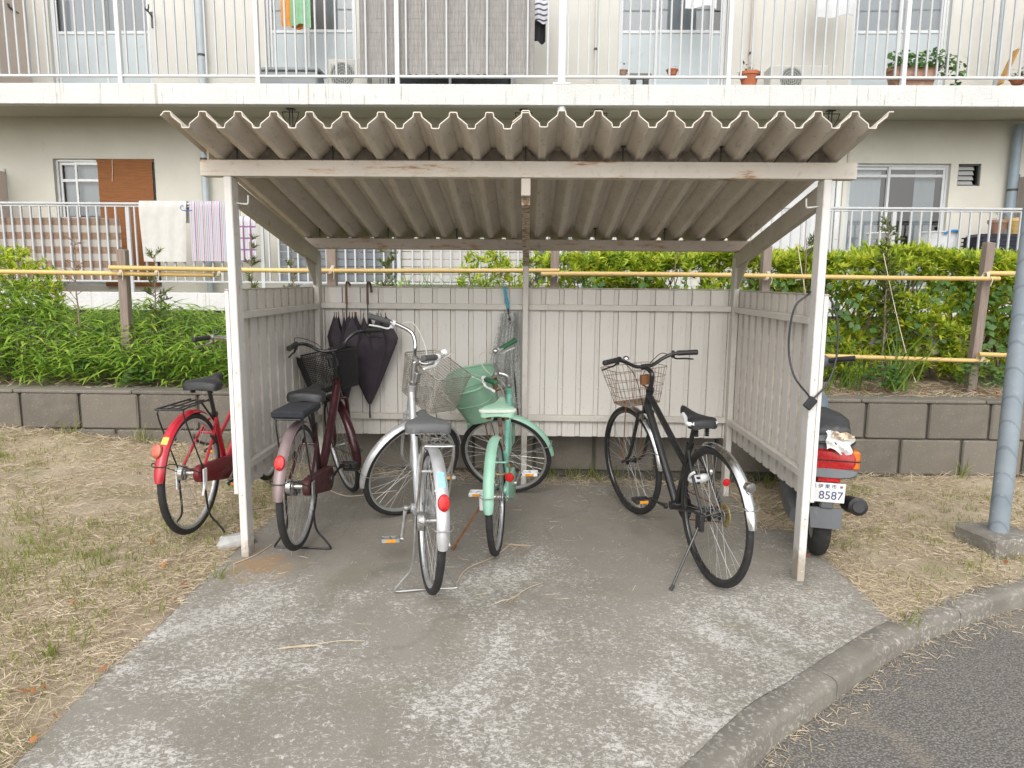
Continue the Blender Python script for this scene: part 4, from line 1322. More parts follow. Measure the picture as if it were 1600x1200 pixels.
    if cg == 'full':
        capsule(mb, 0.0, r, .048, bb.x, bb.z, c.get('gr', .074), -.066, -.028); g = P('chain_guard', mb, c['guard_mat'], sm=60)
        mb = MB(); mb.lathe([(.018, -.0675), (.018, -.070), (.010, -.072)], 16, Matrix.Translation((bb.x, 0, bb.z)) @ Matrix.Rotation(PI / 2, 4, 'X') @ Matrix.Diagonal((1, 1, -1, 1))); P('guard_cap', mb, 'steel', g)
        mb = MB(); mb.box(.08, .30, -.0685, -.0665, r - .045, r - .038, .001); mb.box(.09, .29, -.0685, -.0665, r + .02, r + .027, .001); P('guard_rib', mb, c['guard_mat'], g)
    elif cg == 'half':
        capsule(mb, .06, r + .012, .03, bb.x, bb.z, .095, -.060, -.036); P('chain_guard', mb, c['guard_mat'])
    else:
        mb.lathe([(.03, -.042), (.088, -.042), (.092, -.045), (.088, -.048), (.03, -.048)], 36, Matrix.Translation(bb) @ Matrix.Rotation(PI / 2, 4, 'X') @ Matrix.Diagonal((1, 1, -1, 1)))
        P('chainring', mb, 'black_plastic')
        mb = MB(); mb.tube([ax + Vector((0, -.045, .036)), bb + Vector((0, -.045, .088))], .004, 5); mb.tube([ax + Vector((0, -.045, -.036)), bb + Vector((0, -.045, -.088))], .004, 5); P('chain', mb, 'rust')
    # stand
    if c['stand'] == 'double':
        mb = MB(); zl = -lift - .0 + .006; f = c.get('stand_x', .045); wd = .15
        half = [(0.0, .070, r), (.008, .072, r - .09), (f * .7, .078, .10), (f, .118, .035), (f + .006, wd, zl + .012), (f + .006, wd - .012, zl), (f + .006, .05, zl + .002)]
        pth = smooth_path([Vector(p) for p in half], 4)
        full = pth + [Vector((p.x, -p.y, p.z)) for p in pth[::-1]]
        if c.get('stand_bar', True): mb.tube(full, .006, 8)
        else:
            k = len(pth) - 7
            mb.tube(pth[:k], .006, 8); mb.tube([Vector((p.x, -p.y, p.z)) for p in pth[:k]], .006, 8)
        sto = P('stand', mb, c.get('stand_mat', 'steel'))
        for s_ in (1, -1):
            mb = MB(); mb.box(-.02, .02, s_ * .076 - .004, s_ * .076 + .004, r - .09, r + .03, .003)
            if s_ > 0: P('stand_bracket', mb, c.get('bracket_mat', 'steel'), sto)
        mb.tube([(0, -.076, r - .05), (-.055, -.086, r - .11)], .006, 6); P('stand_bracket', mb, c.get('bracket_mat', 'steel'), sto)
    else:
        mb = MB(); foot = Mr.inverted() @ Vector((0, 0, 0))
        # foot of the prop stand is set on the ground, left of the rear wheel
        fx, fy = c['foot']
        g_ = Mr @ Vector((fx, fy, 0)); g_.z = zg(g_.x, g_.y) + .006; fl = Mr.inverted() @ g_
        mb.tube([ax + Vector((.012, .07, -.012)), ax + Vector((.0, .085, -.05)), fl], .0065, 8)
        mb.tube([fl - (fl - ax).normalized() * .03, fl], .0095, 8)
        sto = P('stand', mb, c.get('stand_mat', 'steel'))
        mb = MB(); mb.box(-.03, .03, .066, .090, r - .07, r + .02, .005); P('stand_bracket', mb, c.get('bracket_mat', 'steel'), sto)
    # rack
    if c.get('rack'):
        mb = MB(); zr = 2 * r + .058; m_ = c['rack']; x0, x1 = c.get('rack_x', (-.20, .15)); hw = .066
        mb.tube(smooth_path([(x1, hw * .8, zr), (x0 + .03, hw, zr), (x0, hw - .02, zr), (x0, -hw + .02, zr), (x0 + .03, -hw, zr), (x1, -hw * .8, zr)], 3), .005, 8)
        for yy in (-.022, .022): mb.tube([(x1, yy, zr - .003), (x0 + .01, yy, zr - .003)], .004, 6)
        for xx in (x0 + .06, x0 + .16, x1 - .02): mb.tube([(xx, -hw, zr - .004), (xx, hw, zr - .004)], .004, 6)
        mb.tube([(x1, 0, zr - .005), (top.x - .01, 0, top.z - .04)], .006, 6)
        rk = P('rack', mb, m_)
        mb = MB()
        for s_ in (-1, 1): mb.tube(smooth_path([(x0 + .035, s_ * hw, zr), (x0 + .04, s_ * (hw + .004), zr - .06), (.0, s_ * .072, r + .02)], 3), .0045, 6)
        P('rack_leg', mb, c.get('rack_leg', m_), rk)
        if c.get('cushion'):
            mb = MB(); mb.box(x0 - .005, x1 - .02, -.085, .085, zr + .004, zr + .042, .016); P('cushion', mb, 'cushion', rk, 60)
        if c.get('spring'):
            mb = MB(); mb.tube(smooth_path([(x1 - .02, .04, zr + .012), (-.06, .03, zr + .02), (-.1, 0, zr + .022), (-.06, -.03, zr + .02), (x1 - .02, -.04, zr + .012)], 4), .004, 6); P('rack_spring', mb, m_, rk)
    # basket
    bk = c.get('basket')
    if bk:
        mb = MB(); x0 = cl.x + bk.get('dx', .055); z1 = cl.z + bk.get('dz', 0)
        if bk['kind'] == 'wire':
            wire_basket(mb, x0, z1, z1 - bk['h'], bk['lt'], bk['wt'], bk['lb'], bk['wb'], bk['nh'], bk['nv'], bk['r'], bk.get('rim', .0035), bk.get('fn', 6))
        else:
            def bsk(uu, vv):
                # around the four sides, rounded corners
                a = 2 * PI * uu; e_ = 3.2
                ca_, sa_ = math.cos(a), math.sin(a)
                f = (abs(ca_) ** e_ + abs(sa_) ** e_) ** (-1 / e_)
                w_ = bk['wb'] + (bk['wt'] - bk['wb']) * vv; l_ = bk['lb'] + (bk['lt'] - bk['lb']) * vv
                z = z1 - bk['h'] * (1 - vv)
                if vv > .9: z += .035 * max(0, ca_) ** 2
                return (x0 + bk['lt'] * .45 + f * ca_ * l_ / 2, f * sa_ * w_ / 2, z)
            mb.shell(bsk, 40, 8, .004)
            mb.shell(lambda uu, vv: (x0 + bk['lt'] * .45 + (uu - .5) * bk['lb'] * .96, (vv - .5) * bk['wb'] * .96, z1 - bk['h'] + .004), 2, 2, .004)
        bo = P('basket', mb, bk['mat'], sm=60); bo.matrix_local = S @ Matrix.Translation((x0, 0, z1)) @ Matrix.Rotation(-R(bk.get('pitch', 0)), 4, 'Y') @ Matrix.Translation((-x0, 0, -z1))
        if bk['kind'] != 'wire':
            mb = MB(); mb.tube([bsk(k / 40, 1.0) for k in range(40)], .008, 8, closed=True); P('basket_rim', mb, bk['mat'], bo)
            mb = MB()
            for vv in (.55,): mb.tube([tuple(Vector(bsk(k / 40, vv))) for k in range(40)], .006, 6, closed=True)
            P('basket_band', mb, bk['mat'], bo)
        mb = MB(); zb_ = z1 - bk['h']
        mb.box(x0 - .03, x0 + .004, -.03, .03, z1 - .09, z1 - .03, .004)
        mb.tube([H(t1 + .01), Vector((x0 + .01, 0, z1 - bk['h'] * .45))], .006, 6)
        for s_ in (-1, 1): mb.tube(smooth_path([Vector((x0 + .12, s_ * .05, zb_ - .002)), Vector((x0 + .13, s_ * .062, zb_ - .05)), axf + Vector((0, s_ * .062, 0))], 3), .0035, 6)
        P('basket_stay', mb, bk.get('stay', 'steel'), bo)
    # ring lock on the seat stays
    if c.get('lock'):
        q = ax.lerp(top, .56); rl_ = .058
        dq = (top - ax).normalized(); px = Vector((0, 1, 0)); pz = dq.cross(px)
        ring = [q + px * (rl_ * math.cos(a)) + pz * (rl_ * math.sin(a)) for a in [R(-215 + 250 * k / 18) for k in range(19)]]
        mb = MB(); mb.tube(ring, c.get('lock_r', .008), 8); lo = P('ring_lock', mb, c['lock'])
        if c.get('lock_body'):
            mb = MB(); mb.tube(ring[4:14], [.010, .019, .023, .024, .024, .024, .024, .023, .019, .010], 10); P('lock_body', mb, c['lock'], lo)
            mb = MB(); mb.box(-.012, .012, -.003, .003, -.02, .02, .002, Matrix.Translation(ring[9] - Vector((.019, 0, 0))) @ Matrix.Rotation(PI / 2, 4, 'Z')); P('keyhole', mb, 'black_plastic', lo)
    if c.get('lamp'):
        mb = MB(); q = H(c['lamp']) + Vector((.075, 0, 0))
        mb.lathe([(.010, -.05), (.026, -.035), (.032, .0), (.033, .008), (.028, .012), (0, .016)], 18, Matrix.Translation(q) @ Matrix.Rotation(PI / 2, 4, 'Y')); mb.tube([q - Vector((.05, 0, 0)), H(c['lamp'])], .006, 6)
        lo = P('headlamp', mb, c.get('lamp_mat', 'steel')); lo.matrix_local = S
    if c.get('dynamo'):
        mb = MB(); mb.lathe([(.008, -.05), (.02, -.045), (.021, .02), (.012, .03), (.012, .045)], 16, S @ Matrix.Translation((wb - .13, .075, r + .20)) @ Matrix.Rotation(R(25), 4, 'Y')); P('dynamo', mb, 'steel')
    return root, dict(Mr=Mr, S=S, ax=ax, bb=bb, r=r, top=top, cl=cl, P=P, H=H)

base = dict(hub='steel', rim='alu_rim', frame='loop', metal='steel')
bicycle(dict(base, label='red city bicycle on dry grass outside the left panel wall of the shelter', rise=.55, x=-.352, y=.218, h=88.8, lean=.8, steer=5.2, r=.334, wb=1.1, lift=.03, zs=.834, t=.685,
    frame_mat='red_paint', fender='red_paint', fender_front='red_paint', saddle='saddle_black', bar='sweep', grip='black_plastic', guard='full', guard_mat='red_case', second=True,
    stand='double', stand_bar=False, stand_mat='black_paint', bracket_mat='white_plastic', rack='wire_black', rack_x=(-.22, .13), rf=(62, 174), refl_a=147, refl='refl_dull', refl_y=.018, stay='wire_black', stickers=[(134, 7, 'sticker_yellow', 'sticker')],
    brake=.042, crank=200, post_mat='black_paint', basket=dict(kind='plastic', mat='black_plastic', h=.22, lt=.26, wt=.34, lb=.2, wb=.26, dz=-.01), bell=False, lock='black_plastic'))
bicycle(dict(base, label='dark maroon city bicycle with a black cushion on its rear rack, beside the umbrellas', rise=.6, x=.284, y=.09, h=91.1, lean=.7, steer=31, r=.335, wb=1.08, lift=.03, zs=.829, t=.732, tube=.0265,
    frame_mat='maroon_paint', fender='faded_fender', fender_label='faded pinkish rear mudguard', fender_front='maroon_paint', saddle='saddle_black', bar='sweep', bar_mat='black_paint', lever='black_plastic', grip='black_plastic', guard='full', guard_mat='maroon_case',
    stand='double', stand_mat='black_paint', rack='wire_black', rack_x=(-.17, .17), cushion=True, rf=(62, 177), refl_a=146, stay='wire_black', brake=.04, crank=12, stem_mat='black_paint', fork_mat='maroon_paint', crank_mat='black_plastic', pedal_refl=False, pedal_tilt=.9,
    basket=dict(kind='wire', mat='wire_black', h=.24, lt=.27, wt=.36, lb=.22, wb=.29, nh=20, nv=110, r=.0016, rim=.005, dz=-.02, fn=14, stay='wire_black'), post_mat='black_paint', bell=False))
bicycle(dict(base, label='silver city bicycle with grey saddle and rusty wire basket, front wheel turned far round', x=1.038, y=-.353, h=106.4, lean=2.6, steer=-65, r=.337, wb=1.08, lift=.03, zs=.783, t=.753, ht=.60,
    frame_mat='silver_paint', fender='silver_paint', fender_front='silver_paint', saddle='saddle_grey', sw=.115, bar='sweep', rise=.85, sweep=1.35, grip='grey_grip', lever='white_plastic', guard='half', guard_mat='silver_paint',
    stand='double', rack='chrome', rack_leg='wire_steel', rack_x=(-.17, .15), spring=True, refl_a=150, brake=.045, crank=88, pedal='steel', pedal_tilt=.1, ff=(38, 205), rf=(58, 183), stickers=[(126, 13, 'sticker_blue', 'sticker')],
    basket=dict(kind='wire', mat='wire_steel', h=.225, lt=.25, wt=.37, lb=.21, wb=.31, dx=.03, nh=15, nv=96, r=.0019, rim=.004, dz=-.03, fn=12, pitch=15), bell_side=-1, bell_mat='white_plastic', lamp=.39, cable='cable_white'))
bicycle(dict(base, label='mint green bicycle with a green plastic basket, leaning on its prop stand', x=1.344, y=.212, h=85.6, lean=-1.8, steer=83, r=.317, wb=1.04, lift=0, zs=.79, t=.665, ht=.54, ext=.075, sweep=.6, tube=.018,
    frame_mat='teal_paint', fender='mint_paint', fender_front='mint_paint', fork_mat='mint_paint', saddle='saddle_mint', piping='piping', sw=.10, bar='sweep', bar_mat='steel', rise=.5, grip='mint_dark', lever='white_plastic', guard='half', guard_mat='mint_paint',
    stand='side', foot=(-.02, .25), bracket_mat='white_plastic', stand_mat='rust', stay='steel', crank=5, pedal='white_plastic', lock='brass', ff=(62, 196), rf=(72, 178), seat_top=.52, post_mat='wire_rust',
    refl_a=None, basket=dict(kind='plastic', mat='mint_basket', h=.27, lt=.31, wt=.37, lb=.2, wb=.24, dz=-.0, stay='rust', pitch=6), bell=True, bell_side=-1, cable='cable_white'))
bk = bpy.data.objects['bicycle.003']
mb = MB(); mb.lathe([(.026, 0), (.026, .008), (.021, .014), (0, .016)], 20, Matrix.Translation((.10, -.066, .40)) @ Matrix.Rotation(-PI / 2, 4, 'Y')); mb.build('reflector', MT['refl_red'], bk)
bicycle(dict(base, label='black bicycle with a rusty wire basket and chrome mudguards, by the right panel wall', x=2.456, y=-.056, h=104.1, lean=-1.2, steer=8.1, r=.354, wb=1.08, lift=0, tr=.0165, zs=.834, t=.709, ext=.1, frame='cross', ht=.56,
    frame_mat='black_paint', fender='chrome', fender_front='chrome', ffw=.045, fw=.05, fork_mat='black_paint', saddle='saddle_black', sport=True, sw=.085, sl=.27, bar='flat', bar_mat='black_paint', grip='black_plastic', lever='black_plastic', stem_mat='black_paint', guard=None,
    rim='black_paint', stand='side', foot=(-.07, .26), stand_mat='black_paint', bracket_mat='black_plastic', stay='wire_steel', crank=175, rf=(72, 171), ff=(78, 176), lock='white_plastic', lock_body=True, refl_a=None, post_mat='black_paint', hub='black_plastic', seat_top=.66, crank_mat='black_plastic',
    basket=dict(kind='wire', mat='wire_rust', h=.22, lt=.25, wt=.36, lb=.17, wb=.26, nh=4, nv=34, r=.0018, rim=.0024, dz=-.02, dx=.02, stay='rust'), bell=True))
bk = bpy.data.objects['bicycle.004']
mb = MB(); mb.lathe([(.006, -.03), (.022, -.02), (.026, .01), (.022, .018), (0, .02)], 16, Matrix.Translation((-.31, .0, .60)) @ Matrix.Rotation(-PI / 2, 4, 'Y')); mb.tube([(-.29, 0, .60), (-.27, 0, .56)], .006, 6); mb.build('rear_lamp', MT['chrome'], bk)
mb = MB(); mb.lathe([(.0, 0), (.020, .001), (.020, .008), (.0, .012)], 16, Matrix.Translation((.02, -.07, .52)) @ Matrix.Rotation(-PI / 2, 4, 'Y')); mb.build('reflector', MT['refl_red'], bk)
mb = MB(); mb.lathe([(.01, -.060), (.062, -.058), (.058, -.054), (.01, -.054)], 28, Matrix.Translation((0, 0, .354)) @ Matrix.Rotation(PI / 2, 4, 'X') @ Matrix.Diagonal((1, 1, -1, 1))); mb.build('gear_disc', MT['gold'], bk)
for s_ in (-1, 1):
    mb = MB()
    for q in range(1): mb.tube(smooth_path([(.335, s_ * .020, .834 - .022), (.27, s_ * .040, .834 - .030), (.20, s_ * .068, .834 - .036), (.16, s_ * .076, .834 - .034), (.135, s_ * .055, .834 - .030)], 4), .013, 8)
    mb.build('saddle_side', MT['white_plastic'], bk, 60)

# ------------------------------------------------------------------ umbrellas, net, cable lock
MT['umbrella'] = plain('dark_purple_cloth', (.040, .030, .040), .75, 0, .2, 18, ((.065, .05, .06), .5, .8, 9), .3, 200)
MT['wood_handle'] = plain('brown_wooden_handle', (.17, .065, .03), .35, 0, .25, 20)
MT['dark_handle'] = plain('dark_brown_handle', (.09, .04, .032), .35, 0, .25, 20)
def umbrella(px, lab, hmat, seed, wide, lean, y0=1.445):
    rr = random.Random(seed)
    hk = at(px, 452, y0); top = 1.452
    t = thing('umbrella', lab, 'umbrella', (hk.x, y0, 0), 'folded umbrellas hooked over the back wall')
    mb = MB(); mb.tube(smooth_path([(.012, .075, top - .05), (.006, .074, top + .004), (0, .045, top + .022), (0, .012, top + .012), (0, 0, top - .03), (0, 0, top - .13)], 5), .0085, 10)
    mb.build('handle', MT[hmat], t)
    zr = top - .145; zt = .60; ax_ = lambda z: Vector((lean * (zr - z), 0, 0))
    mb = MB(); mb.tube([ax_(zr + .03) + Vector((0, 0, zr + .03)), ax_(zt - .05) + Vector((0, 0, zt - .05))], .005, 8); mb.lathe([(.007, 0), (.006, .05)], 8, Matrix.Translation(ax_(zt - .08) + Vector((0, 0, zt - .08))))
    mb.build('shaft', MT['metal_dark'], t)
    n = 8; nu = n * 6
    L = [rr.uniform(.92, 1.05) for _ in range(n)]; ph = rr.uniform(0, 6)
    def cloth(u, v):
        a = 2 * PI * u; k = u * n; i = int(k) % n; f = k - int(k)
        rib = abs(f - .5) * 2                                   # 1 on a rib, 0 between
        ll = L[i] * (1 - f) + L[(i + 1) % n] * f
        z0 = zr - .055 + (-.13 * (1 - rib) ** .8)
        z = zt + .02 + (z0 - zt - .02) * v
        h_ = v
        w = wide * (.05 + .95 * min(1, h_ / .74) ** .92) * ll
        if h_ > .74: w *= 1 - .40 * ((h_ - .74) / .26) ** 1.1
        w *= .74 + .26 * rib
        p = ax_(z)
        return (p.x + w * math.cos(a + ph), p.y + .42 * w * math.sin(a + ph) - .03 * h_, z)
    mb = MB(); mb.shell(cloth, nu, 16, .0015); cl_ = mb.build('canopy', MT['umbrella'], t, 30)
    for i in range(n):
        q = Vector(cloth(i / n, 1.0)); mb = MB(); mb.tube([q + Vector((0, 0, -.01)), q + Vector((0, 0, .016))], .0035, 6); mb.build('rib_tip', MT['wood_handle'], cl_)
umbrella(541, 'dark purple umbrella with a light brown crook handle, nearest the corner post', 'wood_handle', 3, .135, -.03, 1.44)
umbrella(574, 'wider dark purple umbrella with a dark brown handle, hanging tip down', 'dark_handle', 8, .215, .0, 1.405)

nt = thing('landing_net', 'fishing landing net with blue grip and grey mesh, propped against the back wall', 'fishing net', (1.33, 1.44, 0))
nt.matrix_world = Matrix.Translation((0, 0, 0))
MT['blue_grip'] = plain('blue_grip', (.05, .33, .47), .5)
MT['black_rod'] = plain('black_rod', (.02, .02, .022), .35)
a = at(788, 448, 1.455); b = at(794, 482, 1.45); c_ = at(806, 610, 1.40)
mb = MB(); mb.tube([a, b], .0115, 10); mb.build('grip', MT['blue_grip'], nt)
mb = MB(); mb.tube([b, b.lerp(c_, .12), b.lerp(c_, .32)], .0075, 8); mb.tube([b.lerp(c_, .30), c_, c_ + (c_ - b) * .35], .0055, 8); mb.tube([b.lerp(c_, .11), b.lerp(c_, .17)], .012, 8); mb.build('rod', MT['black_rod'], nt)
mb = MB()
P00, P10, P01, P11 = at(764, 572, 1.425), at(813, 640, 1.43), at(783, 490, 1.452), at(812, 486, 1.455)
def netp(u, v):
    l = P00.lerp(P01, v); r_ = P10.lerp(P11, v); p = l.lerp(r_, u)
    return (p.x, p.y - .018 * math.sin(u * 9 + v * 4) - .012 * math.sin(u * 21), p.z - .02 * math.sin(u * PI) * (1 - v))
def net_mat():
    m = Mat('grey_net'); cc = m.ramp(m.noise(60, 4), [(.4, (.36, .37, .36)), (.6, (.55, .56, .54))]); m.color(cc).set(rough=.8)
    tr = m.n.new('ShaderNodeBsdfTransparent'); x = m.n.new('ShaderNodeMixShader'); v = m.n.new('ShaderNodeTexVoronoi'); v.inputs['Scale'].default_value = 70; v.feature = 'DISTANCE_TO_EDGE'
    m.l.new(m.tc.outputs['Object'], v.inputs['Vector']); m.l.new(m.mask(v.outputs['Distance'], .10, .2), x.inputs[0])
    m.l.new(m.b.outputs[0], x.inputs[1]); m.l.new(tr.outputs[0], x.inputs[2]); m.l.new(x.outputs[0], m.n['Material Output'].inputs['Surface']); return m.m
MT['net'] = net_mat()
mb.shell(netp, 22, 12, .002); mb.shell(lambda u, v: tuple(Vector(netp(.35 + .6 * u, v * .9)) + Vector((0, -.03 - .01 * math.sin(14 * u), 0))), 14, 10, .002); mb.build('net', MT['net'], nt, 80)

lk = thing('cable_lock', 'black cable lock looped round the white front post above the scooter', 'cable lock', (0, 0, 0))
pts = [at(1262, 461, .055), at(1243, 478, .045), at(1234, 515, .04), at(1233, 555, .03), at(1242, 590, .0), at(1262, 616, -.012), at(1268, 626, -.014)]
pts2 = [at(1272, 622, -.014), at(1290, 603, -.012), at(1303, 575, .02), at(1309, 540, .04), at(1308, 500, .06), at(1300, 472, .075), at(1291, 460, .08)]
mb = MB(); mb.tube(smooth_path(pts, 5), .0052, 8); mb.tube(smooth_path(pts2, 5), .0052, 8); mb.tube(smooth_path([pts2[-1], Vector((2.955, .10, 1.458)), Vector((2.925, .09, 1.460)), pts[0]], 5), .0052, 8)
MT['cable_black'] = plain('black_cable', (.02, .02, .025), .4)
mb.build('cable', MT['cable_black'], lk)
q = at(1266, 630, -.016); mb = MB(); mb.box(-.022, .022, -.011, .011, -.032, .032, .006, Matrix.Translation(q) @ Matrix.Rotation(R(38), 4, 'Y')); mb.build('lock_barrel', MT['black_plastic'], lk)

# ------------------------------------------------------------------ motor scooter behind the right-hand panel
MT['scooter_grey'] = plain('dark_grey_plastic', (.10, .108, .115), .42, 0, .1, 8, ((.18, .17, .15), .6, .8, 12))
MT['scooter_blue'] = plain('faded_blue_grey_panel', (.10, .135, .165), .35, .1, .12, 7, ((.2, .2, .2), .62, .8, 12), 0, 80, .3)
MT['scooter_trim'] = plain('grey_bumper_plastic', (.17, .185, .20), .5, 0, .1, 9)
MT['seat_vinyl'] = plain('scooter_seat_vinyl', (.035, .036, .04), .5, 0, .2, 10, ((.14, .135, .12), .58, .8, 14))
MT['lens_red'] = plain('red_lens', (.36, .010, .010), .25, 0, .12, 40, None, .3, 260, 0)
MT['lens_orange'] = plain('orange_lens', (.66, .16, .015), .12, 0, .12, 40, None, .4, 260, .6)
MT['plate'] = plain('white_plate', (.80, .81, .80), .4, 0, .03, 20)
MT['plate_ink'] = plain('dark_blue_plate_ink', (.05, .07, .17), .5)
g0 = Vector((3.17, .41, 0)); g0.z = zg(g0.x, g0.y)
Ms = Matrix.Translation(g0) @ Matrix.Rotation(R(76), 4, 'Z')
scoo = thing('motor_scooter', 'old dark grey motor scooter with red and orange tail light, parked behind the right panel', 'scooter', M=Ms)
SP = lambda nm, mb, mat, par=scoo, sm=45, lab=None: mb.build(nm, MT[mat], par, sm, lab)
def scoot_wheel(x):
    r_ = .205; mb = MB()
    mb.lathe([(.115, -.035), (.13, -.04), (.17, -.048), (.195, -.035), (.205, -.012), (.205, .012), (.195, .035), (.17, .048), (.13, .04), (.115, .035)], 40, RY, closed=True)
    w = SP('wheel', mb, 'rubber'); w.location = (x, 0, r_)
    mb = MB(); mb.lathe([(.02, -.05), (.05, -.045), (.10, -.02), (.118, -.036), (.118, .036), (.10, .02), (.05, .045), (.02, .05)], 28, RY); SP('rim', mb, 'steel', w)
scoot_wheel(0); scoot_wheel(1.14)
def loft(mb, secs, n=18, e=2.6):
    """secs: (x, z centre, half width, half height)"""
    rows = []
    for x, z, w, h in secs:
        row = []
        for k in range(n):
            a = 2 * PI * k / n; c, s_ = math.cos(a), math.sin(a); f = (abs(c) ** e + abs(s_) ** e) ** (-1 / e); row.append((x, w * c * f, z + h * s_ * f))
        rows.append(row)
    vs = [p for r_ in rows for p in r_]
    fs = [(i * n + k, (i + 1) * n + k, (i + 1) * n + (k + 1) % n, i * n + (k + 1) % n) for i in range(len(rows) - 1) for k in range(n)]
    fs += [tuple(range(n)), tuple((len(rows) - 1) * n + k for k in range(n))[::-1]]
    return mb.add(vs, fs)
mb = loft(MB(), [(-.235, .675, .085, .035), (-.215, .685, .120, .05), (-.12, .655, .138, .085), (.05, .60, .142, .13), (.25, .54, .142, .17), (.40, .48, .14, .18), (.47, .43, .12, .16)]); SP('rear_cowl', mb, 'scooter_grey')
mb = loft(MB(), [(-.275, .542, .12, .022), (-.255, .542, .140, .032), (-.16, .542, .148, .034), (.0, .53, .146, .03), (.15, .51, .14, .025)]); SP('rear_bumper', mb, 'scooter_trim')
# tail light: two red strips with orange ends
mb = loft(MB(), [(-.268, .612, .120, .046), (-.255, .614, .134, .051), (-.18, .614, .142, .051), (-.10, .614, .142, .045)], 18, 5); tl = SP('tail_light', mb, 'lens_red')
for s_ in (-1, 1):
    mb = MB(); mb.box(-.266, -.12, .098, .1455, .5625, .6655, .014, Matrix.Diagonal((1, s_, 1, 1))); SP('indicator', mb, 'lens_orange', tl)
mb = MB(); mb.box(-.2705, -.255, -.136, .136, .608, .615, .001); mb.box(-.2705, -.12, -.1475, .1475, .609, .614, .001); SP('light_divider', mb, 'black_plastic', tl)
mb = MB(); mb.box(-.262, -.254, -.055, .055, .492, .520, .003); SP('reflector', mb, 'refl_red')
mb = MB(); mb.box(-.255, -.19, -.035, .035, .34, .50, .008); mb.box(-.20, .02, -.06, .06, .40, .50, .01); SP('plate_bracket', mb, 'scooter_grey')
pl = MB(); pl.box(-.004, 0, -.105, .105, -.055, .055, .0018); pl = SP('licence_plate', pl, 'plate'); pl.location = (-.262, .022, .435); pl.rotation_euler = (0, R(-8), 0)
def text_on(parent, body, size, x, z, depth=.0012, sx=1.0):
    cu = bpy.data.curves.new('lettering', 'FONT'); cu.body = body; cu.size = size; cu.extrude = depth / 2; cu.align_x = 'CENTER'; cu.align_y = 'CENTER'
    to = bpy.data.objects.new('lettering', cu); col.objects.link(to)
    bpy.context.view_layer.update()
    me = bpy.data.meshes.new_from_object(to.evaluated_get(bpy.context.evaluated_depsgraph_get()))
    bpy.data.objects.remove(to); me.name = 'lettering'; me.materials.clear(); me.materials.append(MT['plate_ink'])
    o = inst('lettering', me, parent)
    # text x -> -y of the plate (seen from behind), text y -> z, facing -x
    o.matrix_local = Matrix(((0, 0, -1, -.0048), (-sx, 0, 0, -x), (0, 1, 0, z), (0, 0, 0, 1)))
    return o
text_on(pl, '8587', .066, .036, -.017, sx=.92); text_on(pl, '\u308d', .044, -.080, -.020); text_on(pl, '\u4f0a \u6771 \u5e02', .026, .016, .035); text_on(pl, '\u770c', .026, -.050, .035)
mb = MB()
for yy in (.085,): mb.lathe([(.0075, 0), (.0075, .002), (.003, .003)], 10, Matrix.Translation((-.0045, -yy, .038)) @ Matrix.Rotation(-PI / 2, 4, 'Y'))
SP('plate_bolt', mb, 'steel', pl)
mb = MB()
vs = [(-.245, .085, .345), (-.245, -.085, .345), (-.262, -.075, .235), (-.262, .075, .235), (-.235, .085, .345), (-.235, -.085, .345), (-.252, -.075, .235), (-.252, .075, .235)]
mb.add(vs, [(0, 1, 2, 3), (7, 6, 5, 4), (0, 4, 5, 1), (1, 5, 6, 2), (2, 6, 7, 3), (3, 7, 4, 0)]); SP('mud_flap', mb, 'scooter_grey')
mb = loft(MB(), [(-.20, .735, .06, .02), (-.18, .745, .105, .04), (-.02, .77, .125, .05), (.2, .755, .125, .055), (.38, .735, .115, .06), (.5, .72, .08, .05), (.54, .715, .05, .03)]); st = SP('seat', mb, 'seat_vinyl')
mb = MB(); mb.tube(smooth_path([(-.05, .13, .70), (-.20, .12, .70), (-.25, .08, .702), (-.26, 0, .703), (-.25, -.08, .702), (-.20, -.12, .70), (-.05, -.13, .70)], 4), .009, 8); SP('grab_rail', mb, 'black_plastic')
mb = MB(); mb.tube(smooth_path([(.05, -.15, .30), (-.05, -.150, .32), (-.22, -.155, .36), (-.25, -.155, .365)], 4), [.03] * 3 + [.046] * 7 + [.049, .049, .042][:3], 14); mb.tube([(-.25, -.155, .365), (-.265, -.155, .368)], .030, 12); SP('exhaust', mb, 'black_plastic')
mb = loft(MB(), [(-.06, .23, .06, .05), (.1, .24, .075, .07), (.3, .26, .08, .07), (.45, .28, .07, .06)]); mb.v = [(a, b + .10, c) for a, b, c in mb.v]; SP('engine_cover', mb, 'scooter_grey')
mb = loft(MB(), [(.40, .30, .15, .05), (.6, .27, .17, .04), (.78, .27, .16, .045), (.86, .33, .15, .08)]); SP('footboard', mb, 'scooter_blue')
mb = loft(MB(), [(.80, .30, .17, .05), (.86, .48, .19, .20), (.91, .62, .17, .22), (.95, .74, .13, .14), (.97, .82, .09, .05)]); SP('leg_shield', mb, 'scooter_blue')
mb = MB(); arc_fender(mb, 1.14, .205, .24, .13, 20, 170, .05, 18); SP('front_mudguard', mb, 'scooter_blue', sm=70)
mb = MB(); mb.tube([(1.14, .06, .205), (1.02, .05, .50)], .018, 8); mb.tube([(1.14, -.06, .205), (1.02, -.05, .50)], .018, 8); mb.tube([(1.02, 0, .48), (.90, 0, .95)], .025, 10); SP('fork', mb, 'steel')
mb = loft(MB(), [(.80, 1.005, .09, .035), (.86, 1.02, .14, .055), (.95, 1.015, .13, .07), (1.02, .99, .09, .055), (1.05, .98, .05, .03)]); hd = SP('handlebar_cover', mb, 'scooter_grey')
